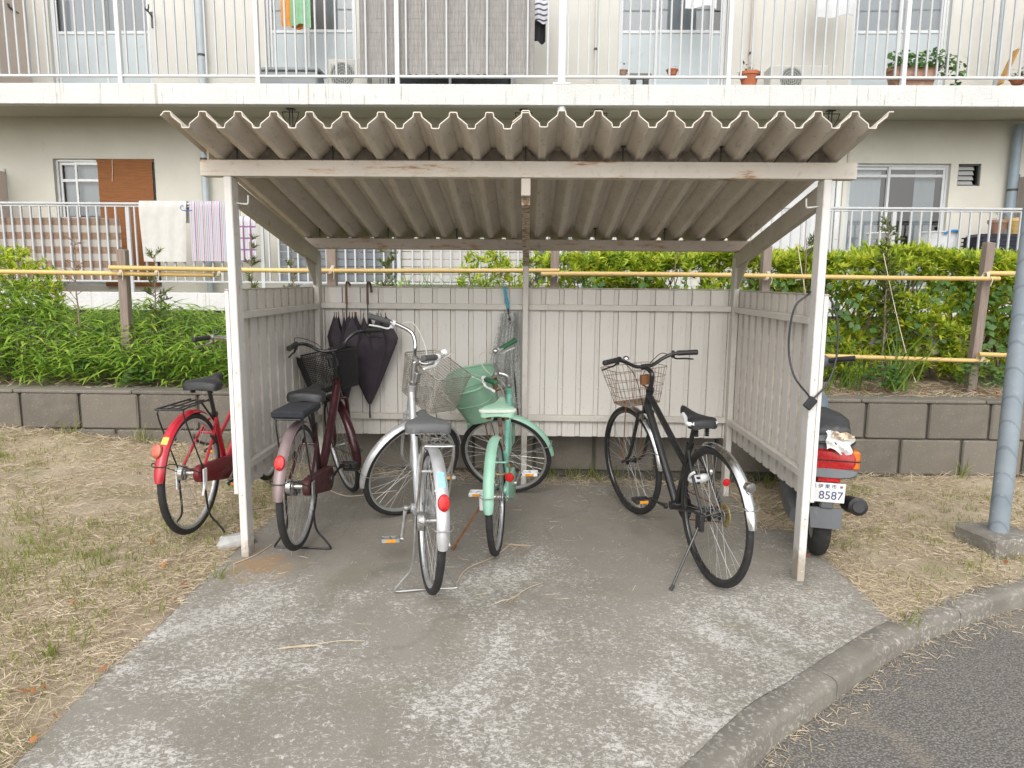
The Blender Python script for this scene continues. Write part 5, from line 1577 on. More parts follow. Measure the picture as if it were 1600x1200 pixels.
for s_ in (-1, 1):
    mb = MB(); mb.tube([(.86, s_ * .13, 1.025), (.83, s_ * .18, 1.04), (.79, s_ * .275, 1.055)], [.017, .017, .018], 12); SP('grip', mb, 'black_plastic', hd)
    mb = MB(); mb.tube(smooth_path([(.90, s_ * .16, 1.035), (.90, s_ * .21, 1.03), (.85, s_ * .27, 1.035)], 4), .006, 6); SP('brake_lever', mb, 'steel', hd)
# crumpled paper on the scooter's tail
MT['paper'] = plain('white_paper', (.74, .74, .73), .7, 0, .05, 20)
MT['print'] = plain('printed_paper', (.62, .50, .38), .6, 0, .5, 90)
c0 = Ms @ Vector((-.262, -.03, .705))
pp = thing('paper_scrap', 'crumpled white printed paper lying on the tail of the scooter', 'paper', tuple(c0))
mb = MB(); mb.shell(lambda u, v: ((u - .5) * .125 + .006 * math.sin(9 * v), .0 + .03 * math.sin(3 * u + 1) * v - .018 + .012 * math.sin(11 * u + 7 * v), (v - .5) * .09 + .012 * math.sin(7 * u) - .03 * (u - .5)), 10, 8, .0015); mb.build('sheet', MT['paper'], pp, 20)
mb = MB(); mb.shell(lambda u, v: (-.04 + u * .11, -.022 + .012 * math.sin(8 * u + 4 * v), .035 + v * .035 - .02 * u + .006 * math.sin(12 * u)), 8, 4, .0015); mb.build('printed_flap', MT['print'], pp, 20)

# ------------------------------------------------------------------ street lamp pole on its footing
def pole_mat():
    m = Mat('blue_grey_pole_paint')
    cc = m.ramp(m.noise(5, 5), [(.3, (.20, .245, .285)), (.7, (.29, .335, .37))])
    w_ = m.n.new('ShaderNodeTexWave'); w_.inputs['Scale'].default_value = 4.2; w_.inputs['Distortion'].default_value = 2.2; w_.inputs['Detail'].default_value = 3; w_.bands_direction = 'DIAGONAL'
    m.l.new(m.tc.outputs['Object'], w_.inputs['Vector'])
    cc = m.mix(m.math('MULTIPLY', m.mask(w_.outputs['Fac'], .955, .999), .45), cc, (.11, .13, .15))
    cc = m.mix(m.mask(m.noise(30, 6), .63, .75), cc, (.36, .39, .40)); m.color(cc).set(rough=.5); return m.m
MT['pole'] = pole_mat()
lp = thing('lamp_post', 'blue-grey steel lamp post standing on a square concrete footing', 'lamp post', (4.238, .475, zg(4.238, .475)))
mb = MB()
q = .152
mb.box(-q, q, -q, q, -.2, .092, .012, Matrix.Rotation(R(14), 4, 'Z')); mb.v = [(x + random.uniform(-.004, .004), y + random.uniform(-.004, .004), z) for x, y, z in mb.v]; mb.build('footing', MT['kerb'], lp, 30)
mb = MB(); mb.lathe([(.052, .07), (.051, 1.2), (.050, 3.2), (.045, 5.2)], 24); mb.build('pole', MT['pole'], lp)
mb = MB(); mb.tube(smooth_path([(0, 0, 5.15), (0, -.1, 5.5), (0, -.5, 5.7), (0, -.9, 5.72)], 4), .03, 10); mb.box(-.1, .1, -1.3, -.85, 5.68, 5.78, .03); mb.build('lamp_head', MT['pole'], lp)

cr = thing('concrete_chunk', 'broken pale grey concrete chunk lying in straw by the front post', 'rubble', (-.10, .17, zg(-.1, .17)))
mb = MB(); mb.box(-.085, .085, -.05, .05, -.02, .05, .018); rr = random.Random(4)
mb.v = [(x + rr.uniform(-.018, .018), y + rr.uniform(-.014, .014), z + rr.uniform(-.012, .014)) for x, y, z in mb.v]; o = mb.build('chunk', plain('pale_concrete', (.42, .42, .41), .9, 0, .2, 20, None, .5, 80), cr, 25); o.rotation_euler = (0, R(-8), R(25))

# ------------------------------------------------------------------ bamboo fence in the bed
YF = 2.15
bf = thing('bamboo_fence', 'low fence of yellow bamboo poles tied to weathered square stakes', 'fence', (0, 0, 0))
def stake(x, ztop, lean=0):
    mb = MB(); z0 = zbed(x, YF) - .15; w = .035
    mb.box(-w, w, -w, w, z0, ztop, .005); rr = random.Random(int(x * 100))
    mb.v = [(a + x + lean * (c - z0) + rr.uniform(-.003, .003), b + YF, c + (rr.uniform(-.006, .006) if c > 1.4 else 0)) for a, b, c in mb.v]
    return mb.build('stake', MT['stake'], bf, 30)
for x, zt, ln in ((-3.48, 1.72, 0), (-1.745, 1.71, .01), (-.06, 1.82, 0), (1.70, 1.81, .005), (3.355, 1.78, 0), (5.02, 1.815, .03), (6.75, 1.80, 0)): stake(x, zt, ln)
def culm(p, q, y, r=.0195, seed=0):
    a, b = at(*p, y), at(*q, y); L = (b - a).length; n = max(4, int(L / .11)); rr = random.Random(seed)
    pts, rs = [], []; ph = rr.uniform(0, .3); nodes = [ph + .31 * k for k in range(int(L / .31) + 1)]
    ts = sorted(set([i * L / n for i in range(n + 1)] + [d for t in nodes for d in (t - .006, t, t + .006) if 0 < d < L]))
    for d in ts:
        p_ = a.lerp(b, d / L); p_.z += .008 * math.sin(d * 1.3 + ph * 9); pts.append(p_)
        near = min(abs(d - t) for t in nodes); rs.append(r * (1.10 if near < .001 else (.97 if near < .008 else 1.0)) * (1 - .12 * d / L))
    mb = MB(); mb.tube(pts, rs, 12); return mb.build('bamboo_pole', MT['bamboo'], bf, 50)
yp = YF - .065
culm((-260, 424), (335, 428), yp, .019, 1); culm((171, 419), (874, 424), yp - .035, .0185, 2); culm((845, 429), (1562, 434), yp - .035, .019, 3); culm((1543, 428), (2100, 440), yp, .0185, 4)
culm((1180, 555), (1545, 563), yp - .01, .0185, 5); culm((1529, 555), (1900, 566), yp - .045, .0185, 6)
for px, py in ((246, 424), (344, 425), (190, 424), (866, 427), (1540, 432), (1532, 559), (518, 422), (1198, 431)):
    c = at(px, py, yp - .02); mb = MB()
    for k in range(3): mb.tube([c + Vector((math.sin(a) * .012 + .008 * (k - 1), math.cos(a) * .030, math.sin(a + .3) * .034)) for a in [2 * PI * i / 10 for i in range(10)]], .0035, 5, closed=True)
    mb.tube(smooth_path([c + Vector((.02, -.03, 0)), c + Vector((.03, -.04, -.03)), c + Vector((.022, -.035, -.07))], 3), .003, 5)
    mb.build('rope_tie', MT['rope'], bf)

# ------------------------------------------------------------------ plants
def stems(mb, pairs, r0, r1, n=5):
    for pts in pairs:
        k = len(pts); mb.tube(pts, [r0 + (r1 - r0) * i / (k - 1) for i in range(k)], n, caps=False)

def azalea(name, lab, cat, pts, P_, nleaf=8, L=(.042, .065), grp=None, seed=0, mat='azalea', stem_pts=None):
    """whorls of leaves at shoot tips P_ (n,3)"""
    n = len(P_)
    up = nrmz(rand_dirs(n, -.2, 1) * .55 + np.array([0, -.35, .75]))
    base = np.repeat(P_, nleaf, 0); U = np.repeat(up, nleaf, 0)
    rd = rand_dirs(n * nleaf); rd = nrmz(rd - U * (rd * U).sum(1, keepdims=True))
    el = rng.uniform(.05, .75, n * nleaf)[:, None]
    D = nrmz(rd * (1 - el) + U * el)
    ln = rng.uniform(*L, n * nleaf)
    V, F = leaves(base + U * rng.uniform(-.02, .012, (n * nleaf, 1)), D, U, ln, ln * .27, .12, .16)
    t = thing(name, lab, cat, (0, 0, 0), grp)
    o = inst('foliage', np_mesh('foliage', V, F, MT[mat]), t); o['kind'] = 'stuff'
    if stem_pts:
        mb = MB(); stems(mb, stem_pts, .012, .004); mb.build('branches', MT['twig'], t)
    return t

def hedge_points(x0, x1, y0, y1, ztop, n, zlow=.80):
    """most shoots on the clipped front and top faces, some inside"""
    P_ = []
    k = int(n * .52); x = rng.uniform(x0, x1, k); z = rng.uniform(zlow, 1.0, k) if False else zlow + (ztop - zlow) * rng.uniform(0, 1, k) ** .8
    lump = .07 * np.sin(x * 3.1 + z * 2) + .06 * np.sin(x * 7.3 + 2 + z * 5) + .05 * np.sin(z * 9 + x * 4)
    P_.append(np.stack([x, y0 + lump + rng.uniform(-.03, .10, k), z], 1))
    k = int(n * .34); x = rng.uniform(x0, x1, k); y = rng.uniform(y0, y1, k)
    P_.append(np.stack([x, y, ztop + .035 * np.sin(x * 4.3) + .03 * np.sin(x * 9 + y * 4) + rng.normal(0, .025, k)], 1))
    k = n - len(P_[0]) - len(P_[1]); P_.append(np.stack([rng.uniform(x0, x1, k), rng.uniform(y0 + .1, y1, k), rng.uniform(zlow, ztop, k)], 1))
    return np.concatenate(P_)
hp = hedge_points(2.05, 8.6, 2.44, 3.15, 1.70, 8600, .70)
# ragged left end that thins out behind the shelter
hp = np.concatenate([hp, hedge_points(1.62, 2.15, 2.5, 3.0, 1.62, 330)])
gap = np.sin(hp[:, 0] * 5.1) * np.sin(hp[:, 2] * 8.3 + hp[:, 0] * 1.7)
hp = hp[(gap > -.62) | (hp[:, 2] > 1.58)]
sp_ = []
for k in range(70):
    x = 1.8 + 6.7 * k / 70 + random.uniform(-.05, .05); y = random.uniform(2.6, 3.0)
    for q in range(3): sp_.append([(x, y, .6), (x + random.uniform(-.12, .12), y + random.uniform(-.12, .1), 1.05), (x + random.uniform(-.28, .28), y + random.uniform(-.2, .1), 1.6)])
azalea('azalea_hedge', 'clipped bright yellow-green azalea hedge behind the bamboo fence', 'hedge', None, hp, 11, (.05, .09), stem_pts=sp_)
def ball(c, r, n): d = rand_dirs(n, -.5, 1); return np.array(c) + d * np.array(r) * rng.uniform(.55, 1.0, (n, 1)) ** .5
azalea('azalea_bush', 'round yellow-green azalea bush at the left edge, behind the first bamboo pole', 'bush', None, ball((-3.15, 2.75, 1.30), (.50, .40, .45), 420), 9, (.05, .085), 'free standing azalea bushes', stem_pts=[[(-3.15, 2.75, .6), (-3.15 + a, 2.75, 1.1), (-3.15 + 2 * a, 2.7, 1.5)] for a in (-.15, -.05, .06, .15)])
azalea('azalea_bush', 'small leafy azalea bush seen under the roof, left of the middle post', 'bush', None, ball((1.12, 2.9, 1.42), (.27, .22, .36), 130), 9, (.05, .085), 'free standing azalea bushes', stem_pts=[[(1.12, 2.9, .6), (1.12 + a, 2.9, 1.1), (1.12 + 2 * a, 2.85, 1.6)] for a in (-.08, .0, .07)])
azalea('azalea_bush', 'leafy azalea bush seen under the roof, beside the middle post', 'bush', None, ball((1.58, 2.95, 1.40), (.22, .2, .36), 110), 9, (.05, .085), 'free standing azalea bushes', stem_pts=[[(1.58, 2.95, .6), (1.58 + a, 2.95, 1.1), (1.58 + 2 * a, 2.9, 1.6)] for a in (-.06, .05)])
# broad green weeds climbing in front of the hedge
k = 700; x = np.concatenate([rng.uniform(5.0, 6.3, 380), rng.uniform(1.9, 4.9, 320)]); z = np.concatenate([rng.uniform(.78, 1.5, 380), rng.uniform(1.0, 1.55, 320)])
P_ = np.stack([x, 2.36 + .05 * np.sin(x * 9) + rng.uniform(-.04, .05, k), z], 1)
V, F = leaves(P_, nrmz(rand_dirs(k, -.8, .2) + np.array([0, -.3, -.2])), np.tile([0, -1.0, .35], (k, 1)), rng.uniform(.05, .085, k), rng.uniform(.04, .065, k), .15, .12)
cw = thing('creeper', 'green ivy-like creeper hanging over the front of the hedge', 'creeper', (0, 0, 0)); o = inst('foliage', np_mesh('foliage', V, F, MT['ivy']), cw); o['kind'] = 'stuff'

# bamboo grass (ground cover) left of and behind the shelter
def sasa(n, x0, x1, y0, y1, hfun):
    x = rng.uniform(x0, x1, n); y = y0 + (y1 - y0) * rng.uniform(0, 1, n) ** 1.1
    top = np.array([hfun(a, b) for a, b in zip(x, y)])
    zb = np.array([zbed(a, b) for a, b in zip(x, y)])
    z = zb + .03 + (top - zb) * rng.uniform(0, 1, n) ** .75
    lump = .10 * np.sin(x * 4.3) * np.sin(y * 5 + x) ; z = z + lump * (z - zb)
    D = nrmz(rand_dirs(n, -.45, .55) + np.array([0, -.35, .05]))
    L = rng.uniform(.09, .19, n)
    return leaves(np.stack([x, y, z], 1), D, np.tile([0, -.25, 1.0], (n, 1)), L, L * rng.uniform(.10, .16, n), .22, .12)
def h_left(x, y): return .86 + .33 * clamp((y - 1.95) / .40) + .05 * math.sin(x * 3) + .24 * clamp((-x - 2.25) / .5) - .12 * clamp((y - 2.6) / .6)
V1, F1 = sasa(21000, -6.2, -.10, 1.94, 2.95, h_left)
V2, F2 = sasa(2200, -.4, 1.5, 2.0, 3.2, lambda x, y: 1.30 + .10 * math.sin(x * 4))
V = np.concatenate([V1, V2]); F = np.concatenate([F1, F2 + len(V1)])
o = inst('bamboo_grass', np_mesh('bamboo_grass', V, F, MT['sasa'])); tag(o, 'dense bright green bamboo grass growing along the top of the block wall', 'ground cover', kind='stuff')
mb = MB()
for k in range(420):
    x = random.uniform(-6, 1.4); y = random.uniform(2.05, 2.9); h = h_left(x, y) - .05
    mb.tube([(x, y, .62), (x + random.uniform(-.04, .04), y - .02, .62 + (h - .62) * .6), (x + random.uniform(-.12, .12), y - random.uniform(0, .1), h)], [.0035, .003, .0018], 4, caps=False)
o = mb.build('bamboo_grass_stems', MT['dark_leaf'], None); tag(o, 'thin green stalks inside the bamboo grass', 'ground cover', kind='stuff')
# longer grass and weeds
def tuft(P0, n, Lr, W_, spread, mat, bend=.35):
    P_ = np.array(P0) + np.concatenate([rng.normal(0, spread, (n, 2)), np.zeros((n, 1))], 1)
    D = nrmz(rand_dirs(n, .2, 1) * .6 + np.array([0, -.05, .8]))
    L = rng.uniform(*Lr, n); return blades(P_, D, nrmz(rand_dirs(n, .2, 1)), L, W_, bend)
def plant_from(name, lab, cat, VF, mat, grp=None, part='leaves'):
    t = thing(name, lab, cat, (0, 0, 0), grp)
    V = np.concatenate([v for v, f in VF]); off = np.cumsum([0] + [len(v) for v, f in VF[:-1]]); F = np.concatenate([f + o_ for (v, f), o_ in zip(VF, off)])
    o = inst(part, np_mesh(part, V, F, MT[mat]), t); o['kind'] = 'stuff'; return t
plant_from('grass_tuft', 'tall pale grass clump at the foot of the hedge, right of the scooter', 'grass', [tuft((4.42, 2.12, .66), 60, (.25, .62), .011, .05, 'tuft_grass'), tuft((4.05, 2.15, .66), 34, (.2, .4), .010, .06, 'tuft_grass')], 'tuft_grass', 'weeds at the foot of the fence')
plant_from('grass_tuft', 'spiky grass clump behind the scooter mirror side of the hedge foot', 'grass', [tuft((3.72, 2.1, .66), 50, (.2, .42), .012, .07, 'tuft_grass')], 'tuft_grass', 'weeds at the foot of the fence')
plant_from('tall_grass', 'long loose grass growing above the back wall of the shelter', 'grass', [tuft((random.uniform(.35, 1.35), random.uniform(2.3, 2.9), 1.0), 16, (.45, .75), .010, .06, 'tuft_grass') for _ in range(14)], 'tuft_grass')
def weed(lab, P0, n, r, mat='dark_leaf', L=(.04, .07)):
    P_ = ball(P0, (r, r * .7, r * .8), n); V, F = leaves(P_, nrmz(rand_dirs(n, -.3, .6)), np.tile([0, -.4, 1.0], (n, 1)), rng.uniform(*L, n), rng.uniform(L[0] * .55, L[1] * .6, n), .15, .1)
    return plant_from('weed', lab, 'weed', [(V, F)], mat, 'weeds at the foot of the fence')
weed('low broad-leaved weed spilling over the wall near the scooter', at(1380, 588, 1.98), 90, .13, 'ivy'); weed('small dark weed at the wall edge in front of the bamboo grass', at(138, 575, 1.97), 60, .10)
weed('pale weed patch at the wall edge left of the red bicycle', at(215, 592, 1.93), 70, .10, 'ivy'); weed('leafy weed at the base of the last fence stake', at(1530, 590, 2.05), 110, .17, 'ivy')
# young conifer-like saplings between the fence and the building
def sapling(lab, px, py_top, py_bot, Y, n, w, mat='needle', dead=False):
    a, b = at(px, py_bot, Y), at(px + random.uniform(-8, 8), py_top, Y); a.z = min(a.z, zbed(a.x, Y))
    t = thing('sapling', lab, 'sapling', (0, 0, 0), 'young trees planted along the bamboo fence')
    mb = MB(); main = [a.lerp(b, k / 6) + Vector((random.uniform(-.012, .012), 0, 0)) for k in range(7)]; mb.tube(main, [.009 - .001 * k for k in range(7)], 6)
    VF = []; tw = []
    H_ = (b - a).length
    for k in range(n):
        f = random.uniform(.25, 1.0); q = a.lerp(b, f); d = Vector((random.uniform(-1, 1), random.uniform(-.7, .7), random.uniform(.2, .9))).normalized(); L = w * (1.15 - .6 * f) * random.uniform(.6, 1.1)
        e = q + d * L; tw.append([q, q.lerp(e, .5) + Vector((0, 0, .01)), e])
        if not dead:
            m = 22; P_ = np.array([q.lerp(e, random.uniform(.25, 1.05)) for _ in range(m)]); D = nrmz(rand_dirs(m, -.3, .8) * .8 + np.array(d) * .7); VF.append(leaves(P_, D, nrmz(rand_dirs(m)), rng.uniform(.035, .06, m), .009, .1, .1))
        elif random.random() < .8:
            m = 6; P_ = np.array([q.lerp(e, random.uniform(.5, 1.05)) for _ in range(m)]); VF.append(leaves(P_, nrmz(rand_dirs(m)), nrmz(rand_dirs(m)), rng.uniform(.015, .03, m), .008, .1, .1))
    stems(mb, tw, .0035, .0015, 4); mb.build('stem', MT['twig'], t)
    V = np.concatenate([v for v, f in VF]); off = np.cumsum([0] + [len(v) for v, f in VF[:-1]]); F = np.concatenate([f + o_ for (v, f), o_ in zip(VF, off)])
    o = inst('foliage', np_mesh('foliage', V, F, MT['dead_leaf' if dead else mat]), t); o['kind'] = 'stuff'
sapling('leafless reddish sapling in front of the brown striped balcony sheet', 122, 372, 505, 2.3, 26, .17, dead=True)
sapling('thin green sapling in front of the hanging white towel', 236, 398, 510, 2.3, 26, .15)
sapling('bushy young conifer left of the shelter back post, behind the bamboo pole', 455, 388, 470, 2.45, 30, .13)
sapling('bushy young conifer under the back beam, right of the wooden stake', 600, 392, 470, 2.45, 34, .15)
sapling('thin sapling against the hedge, under the right part of the roof', 1052, 395, 470, 2.3, 24, .12)
sapling('sparse sapling against the hedge, beside the right back post', 1256, 372, 480, 2.3, 24, .13)
sapling('tall thin sapling in front of the hedge, right of the scooter', 1385, 352, 520, 2.3, 44, .14)
sapling('small sapling beside the middle post, in front of the hedge', 835, 410, 470, 2.35, 20, .11)
sapling('sapling seen beyond the left edge of the left panel wall', 395, 378, 500, 2.35, 18, .11)
mb = MB(); mb.tube(smooth_path([at(1246, 380, 2.25), at(1252, 420, 2.24), at(1260, 470, 2.23), at(1262, 520, 2.22)], 4), .004, 5); mb.tube(smooth_path([at(1380, 395, 2.2), at(1398, 480, 2.18), at(1418, 560, 2.12), at(1432, 600, 2.06)], 4), .003, 6)
tag(mb.build('dry_stalk', MT['rope']), 'bleached dry plant stalks leaning in front of the hedge', 'stalk', kind='stuff')

# ------------------------------------------------------------------ straw, grass and leaves on the soil
def scatter(n, xs, ys, zf, keep=None):
    x = xs(n); y = ys(n)
    if keep is not None:
        m = keep(x, y); x, y = x[m], y[m]
    z = np.array([zf(a, b) for a, b in zip(x, y)])
    return np.stack([x, y, z], 1)
def straw_at(P_, L=(.025, .09), W_=(.0018, .0034), up=.28):
    n = len(P_); D = rand_dirs(n, -.02, up); return blades(P_ + np.array([0, 0, .002]), D, nrmz(rand_dirs(n, .5, 1)), rng.uniform(*L, n), rng.uniform(*W_, n), rng.uniform(-.15, .25, (n, 1)))
def clumpy(x, y, th=.0): return (np.sin(x * 6.1 + 2 * np.sin(y * 3.3)) * np.sin(y * 5.7 + 1.5 * np.sin(x * 4.1)) + rng.normal(0, .45, len(x))) > th
PL = scatter(95000, lambda n: -.06 - 4.2 * rng.uniform(0, 1, n) ** 1.25, lambda n: rng.uniform(-2.4, 1.74, n), zg, lambda x, y: (y > -1.75 + .0 * x) & clumpy(x, y, -.35) & (x < -.045 + .05 * rng.normal(0, 1, len(x))))
PR = scatter(42000, lambda n: 3.2 + 2.7 * rng.uniform(0, 1, n) ** 1.1, lambda n: rng.uniform(-.5, 1.74, n), zg, lambda x, y: (y > np.array([kerb_y(a) for a in x]) + .09) & clumpy(x, y, -.2))
PW_ = np.concatenate([scatter(5200, lambda n: rng.uniform(-4.5, 6.3, n), lambda n: 1.73 - .22 * rng.uniform(0, 1, n) ** 2, zg), scatter(1800, lambda n: rng.uniform(2.98, 3.2, n), lambda n: rng.uniform(.75, 1.73, n), zg)])
V1, F1 = straw_at(PL); V2, F2 = straw_at(PR); V3, F3 = straw_at(PW_, (.05, .16), (.002, .004), .45)
V = np.concatenate([V1, V2, V3]); F = np.concatenate([F1, F2 + len(V1), F3 + len(V1) + len(V2)])
o = inst('dry_grass', np_mesh('dry_grass', V, F, MT['straw'])); tag(o, 'mown dry straw-coloured grass lying over the soil on both sides of the pad', 'dry grass', kind='stuff')
# straw on the wall top, in the kerb gutter and strewn over the pad
PB = scatter(7000, lambda n: rng.uniform(-4.5, 7, n), lambda n: rng.uniform(1.86, 2.40, n), lambda x, y: zbed(x, y) + .012, lambda x, y: (x > 2.9) | (rng.uniform(0, 1, len(x)) < .35))
PG = scatter(800, lambda n: rng.uniform(2.2, 4.6, n), lambda n: rng.uniform(0, 1, n), lambda x, y: ROAD_Z + .002)
PG[:, 1] = np.array([kerb_y(a) for a in PG[:, 0]]) - .005 - .16 * rng.uniform(0, 1, len(PG)) ** 2.2
PP = scatter(420, lambda n: rng.uniform(0, 3.1, n), lambda n: 1.7 - 2.4 * rng.uniform(0, 1, n) ** 1.8, zg)
V1, F1 = straw_at(PB, (.04, .14), (.002, .004), .4); V2, F2 = straw_at(PG, (.02, .075), (.0015, .003)); V3, F3 = straw_at(PP, (.03, .10), (.0015, .003), .1)
V = np.concatenate([V1, V2, V3]); F = np.concatenate([F1, F2 + len(V1), F3 + len(V1) + len(V2)])
o = inst('loose_straw', np_mesh('loose_straw', V, F, MT['straw'])); tag(o, 'loose straw scattered on the wall top, gutter and concrete pad', 'straw', kind='stuff')
cl_ = []
for k in range(900):
    if k < 760:
        while True:
            x = -.15 - 3.6 * random.random() ** 1.1; y = random.uniform(-1.7, 1.5)
            if math.sin(x * 2.3 + 1) * math.sin(y * 2.9 + x) + random.gauss(0, .35) > .15: break
    else: x = random.uniform(3.3, 5.3); y = random.uniform(kerb_y(x) + .2, 1.5)
    cl_.append(tuft((x, y, zg(x, y)), random.randint(6, 26), (.02, random.uniform(.035, .075)), .0034, random.uniform(.02, .09), 'green_grass', .3))
for (px, py, n) in ((125, 985, 16), (75, 1005, 18), (265, 830, 16), (105, 840, 14), (1428, 930, 20), (250, 940, 14), (205, 870, 20), (340, 890, 30), (150, 880, 24), (160, 700, 40), (90, 710, 50)):
    d = ROT @ Vector(((px - 800) / F_PX, (600 - py) / F_PX, -1)); t_ = (-.0 + zg(-.8, 0) - CAM.z) / d.z; q = CAM + d * t_
    cl_.append(tuft((q.x, q.y, zg(q.x, q.y)), max(6, n // 2), (.04, .12), .005, .03, 'green_grass', .3))
for (px, py) in ((925, 745), (900, 742), (860, 744), (1180, 760), (1195, 775), (960, 742), (1320, 748), (1500, 747), (350, 700), (105, 655), (225, 660)):
    q = at(px, py, 1.70); cl_.append(tuft((q.x, 1.70, zg(q.x, 1.7)), 22, (.06, .2), .006, .05, 'green_grass', .35))
V = np.concatenate([v for v, f in cl_]); off = np.cumsum([0] + [len(v) for v, f in cl_[:-1]]); F = np.concatenate([f + o_ for (v, f), o_ in zip(cl_, off)])
o = inst('green_grass', np_mesh('green_grass', V, F, MT['green_grass'])); tag(o, 'small tufts of living green grass among the dry straw', 'grass', kind='stuff')
# fallen brown leaves
P_ = np.concatenate([scatter(16, lambda n: -.05 - 1.5 * rng.uniform(0, 1, n) ** 2, lambda n: rng.uniform(-1.6, .3, n), zg), scatter(10, lambda n: rng.uniform(3.0, 5, n), lambda n: rng.uniform(-.2, 1.6, n), zg), scatter(60, lambda n: rng.uniform(3.0, 6.5, n), lambda n: rng.uniform(1.92, 2.2, n), zbed)])
k = len(P_); V, F = leaves(P_ + np.array([0, 0, .014]), rand_dirs(k, -.1, .35), np.tile([0, 0, 1.0], (k, 1)) + rng.normal(0, .3, (k, 3)), rng.uniform(.03, .055, k), rng.uniform(.016, .03, k), -.2, -.25)
o = inst('fallen_leaves', np_mesh('fallen_leaves', V, F, MT['dead_leaf'])); tag(o, 'small rusty brown leaves fallen on the straw', 'leaves', kind='stuff')
# pulled weeds drying on the concrete
def pulled(px, py, ang, lab):
    d = ROT @ Vector(((px - 800) / F_PX, (600 - py) / F_PX, -1)); q = CAM + d * ((.0 - CAM.z) / d.z); z = zg(q.x, q.y)
    mb = MB(); L = .24; e = Vector((math.cos(ang), math.sin(ang), 0)); s_ = Vector((q.x, q.y, z + .005))
    mb.tube(smooth_path([s_, s_ + e * L * .5 + Vector((0, .012, .006)), s_ + e * L], 4), .0018, 5)
    for k in range(4):
        a = ang + PI + random.uniform(-.5, .5); mb.tube([s_ + e * .02 * k, s_ + e * .02 * k + Vector((math.cos(a) * .06, math.sin(a) * .06, .006)), s_ + e * .02 * k + Vector((math.cos(a) * .12, math.sin(a) * .12, .001))], [.0016, .003, .0006], 4, flat=.3)
    tag(mb.build('pulled_weed', MT['straw']), lab, 'weed', 'pulled weeds lying on the pad')
pulled(800, 936, .9, 'pulled pale grass weed on the pad in front of the mint bicycle'); pulled(476, 1018, .25, 'pulled thin weed on the pad in the left foreground'); pulled(800, 855, 2.6, 'pulled dry grass weed on the pad under the mint bicycle')
mb = MB(); gp = lambda px, py: (lambda d: CAM + d * ((.005 - CAM.z) / d.z))(ROT @ Vector(((px - 800) / F_PX, (600 - py) / F_PX, -1)))
def gz(p): p = Vector(p); p.z = zg(p.x, p.y) + .004; return p
for pth in ([(365, 893), (400, 878), (425, 862)], [(712, 915), (730, 890), (770, 872), (800, 850)], [(500, 770), (540, 785), (585, 780), (620, 775)], [(1150, 790), (1190, 800), (1215, 790), (1222, 770)]):
    mb.tube(smooth_path([gz(gp(*p)) for p in pth], 4), .0028, 5)
tag(mb.build('dry_stems', MT['straw']), 'long dry grass stems lying on the concrete', 'straw', kind='stuff')

# ------------------------------------------------------------------ laundry, screens and pots on the balconies
MT['towel_white'] = plain('white_towel', (.55, .54, .505), .95, 0, .05, 14, None, .5, 160)
def stripes(name, cols, sx, axis=0, width=.5):
    m = Mat(name); w_ = m.sep(axis); t = m.math('FRACT', m.math('MULTIPLY', w_, sx), 0.0)
    r_ = m.n.new('ShaderNodeValToRGB'); r_.color_ramp.interpolation = 'CONSTANT'
    _ramp(r_, [(k / len(cols), c) for k, c in enumerate(cols)]); m.l.new(t, r_.inputs[0])
    cc = m.mix(m.math('MULTIPLY', m.mask(m.noise(30, 4), .45, .7), .2), r_.outputs[0], (.5, .5, .5))
    m.color(cc).set(rough=.95); m.bump(m.noise(180, 3), .2, .003); return m.m
wht, pk, bl_, tl_ = (.52, .50, .52), (.46, .20, .26), (.11, .14, .28), (.22, .36, .36)
MT['towel_stripe'] = stripes('striped_towel', [wht, bl_, wht, pk, wht, tl_, wht, (.35, .25, .42), wht, (.48, .34, .36)], 9.5)
MT['sheet_stripe'] = stripes('brown_striped_sheet', [(.23, .15, .10), (.40, .37, .33)], 5.6, 2)
MT['check_cloth'] = None
def check_mat():
    m = Mat('checked_cloth'); a = m.math('FRACT', m.math('MULTIPLY', m.sep(0), 11.0), 0.0); b = m.math('FRACT', m.math('MULTIPLY', m.sep(2), 7.0), 0.0)
    k = m.math('MAXIMUM', m.math('GREATER_THAN', a, .84), m.math('GREATER_THAN', b, .86)); m.color(m.mix(k, (.52, .51, .53), (.24, .12, .24))).set(rough=.95); return m.m
MT['check_cloth'] = check_mat()
MT['cloth_orange'] = plain('orange_cloth', (.72, .30, .06), .9, 0, .1, 14); MT['cloth_green'] = plain('pale_green_cloth', (.30, .56, .34), .9, 0, .1, 14)
MT['cloth_black'] = plain('black_cloth', (.03, .03, .035), .9); MT['cloth_red'] = plain('red_cloth', (.5, .05, .05), .9); MT['cloth_shirt'] = stripes('striped_shirt', [(.74, .74, .76), (.74, .74, .76), (.07, .08, .16)], 16, 2)
MT['cloth_pure'] = plain('white_shirt_cloth', (.72, .73, .75), .9, 0, .02, 6)
MT['terracotta'] = plain('terracotta', (.40, .13, .06), .85, 0, .15, 10, ((.45, .3, .22), .6, .78, 12)); MT['terracotta_old'] = plain('weathered_terracotta', (.34, .20, .14), .9, 0, .15, 10, ((.42, .36, .3), .55, .75, 12))
MT['ac'] = plain('unit_casing', (.50, .49, .455), .5, 0, .05, 5); MT['grill_dark'] = plain('fan_grill', (.13, .14, .14), .5)
MT['bin'] = plain('grey_plastic_bin', (.27, .29, .30), .5, 0, .08, 8); MT['tub'] = plain('dark_navy_tub', (.02, .022, .04), .45); MT['bucket'] = plain('bucket_plastic', (.70, .72, .74), .4)
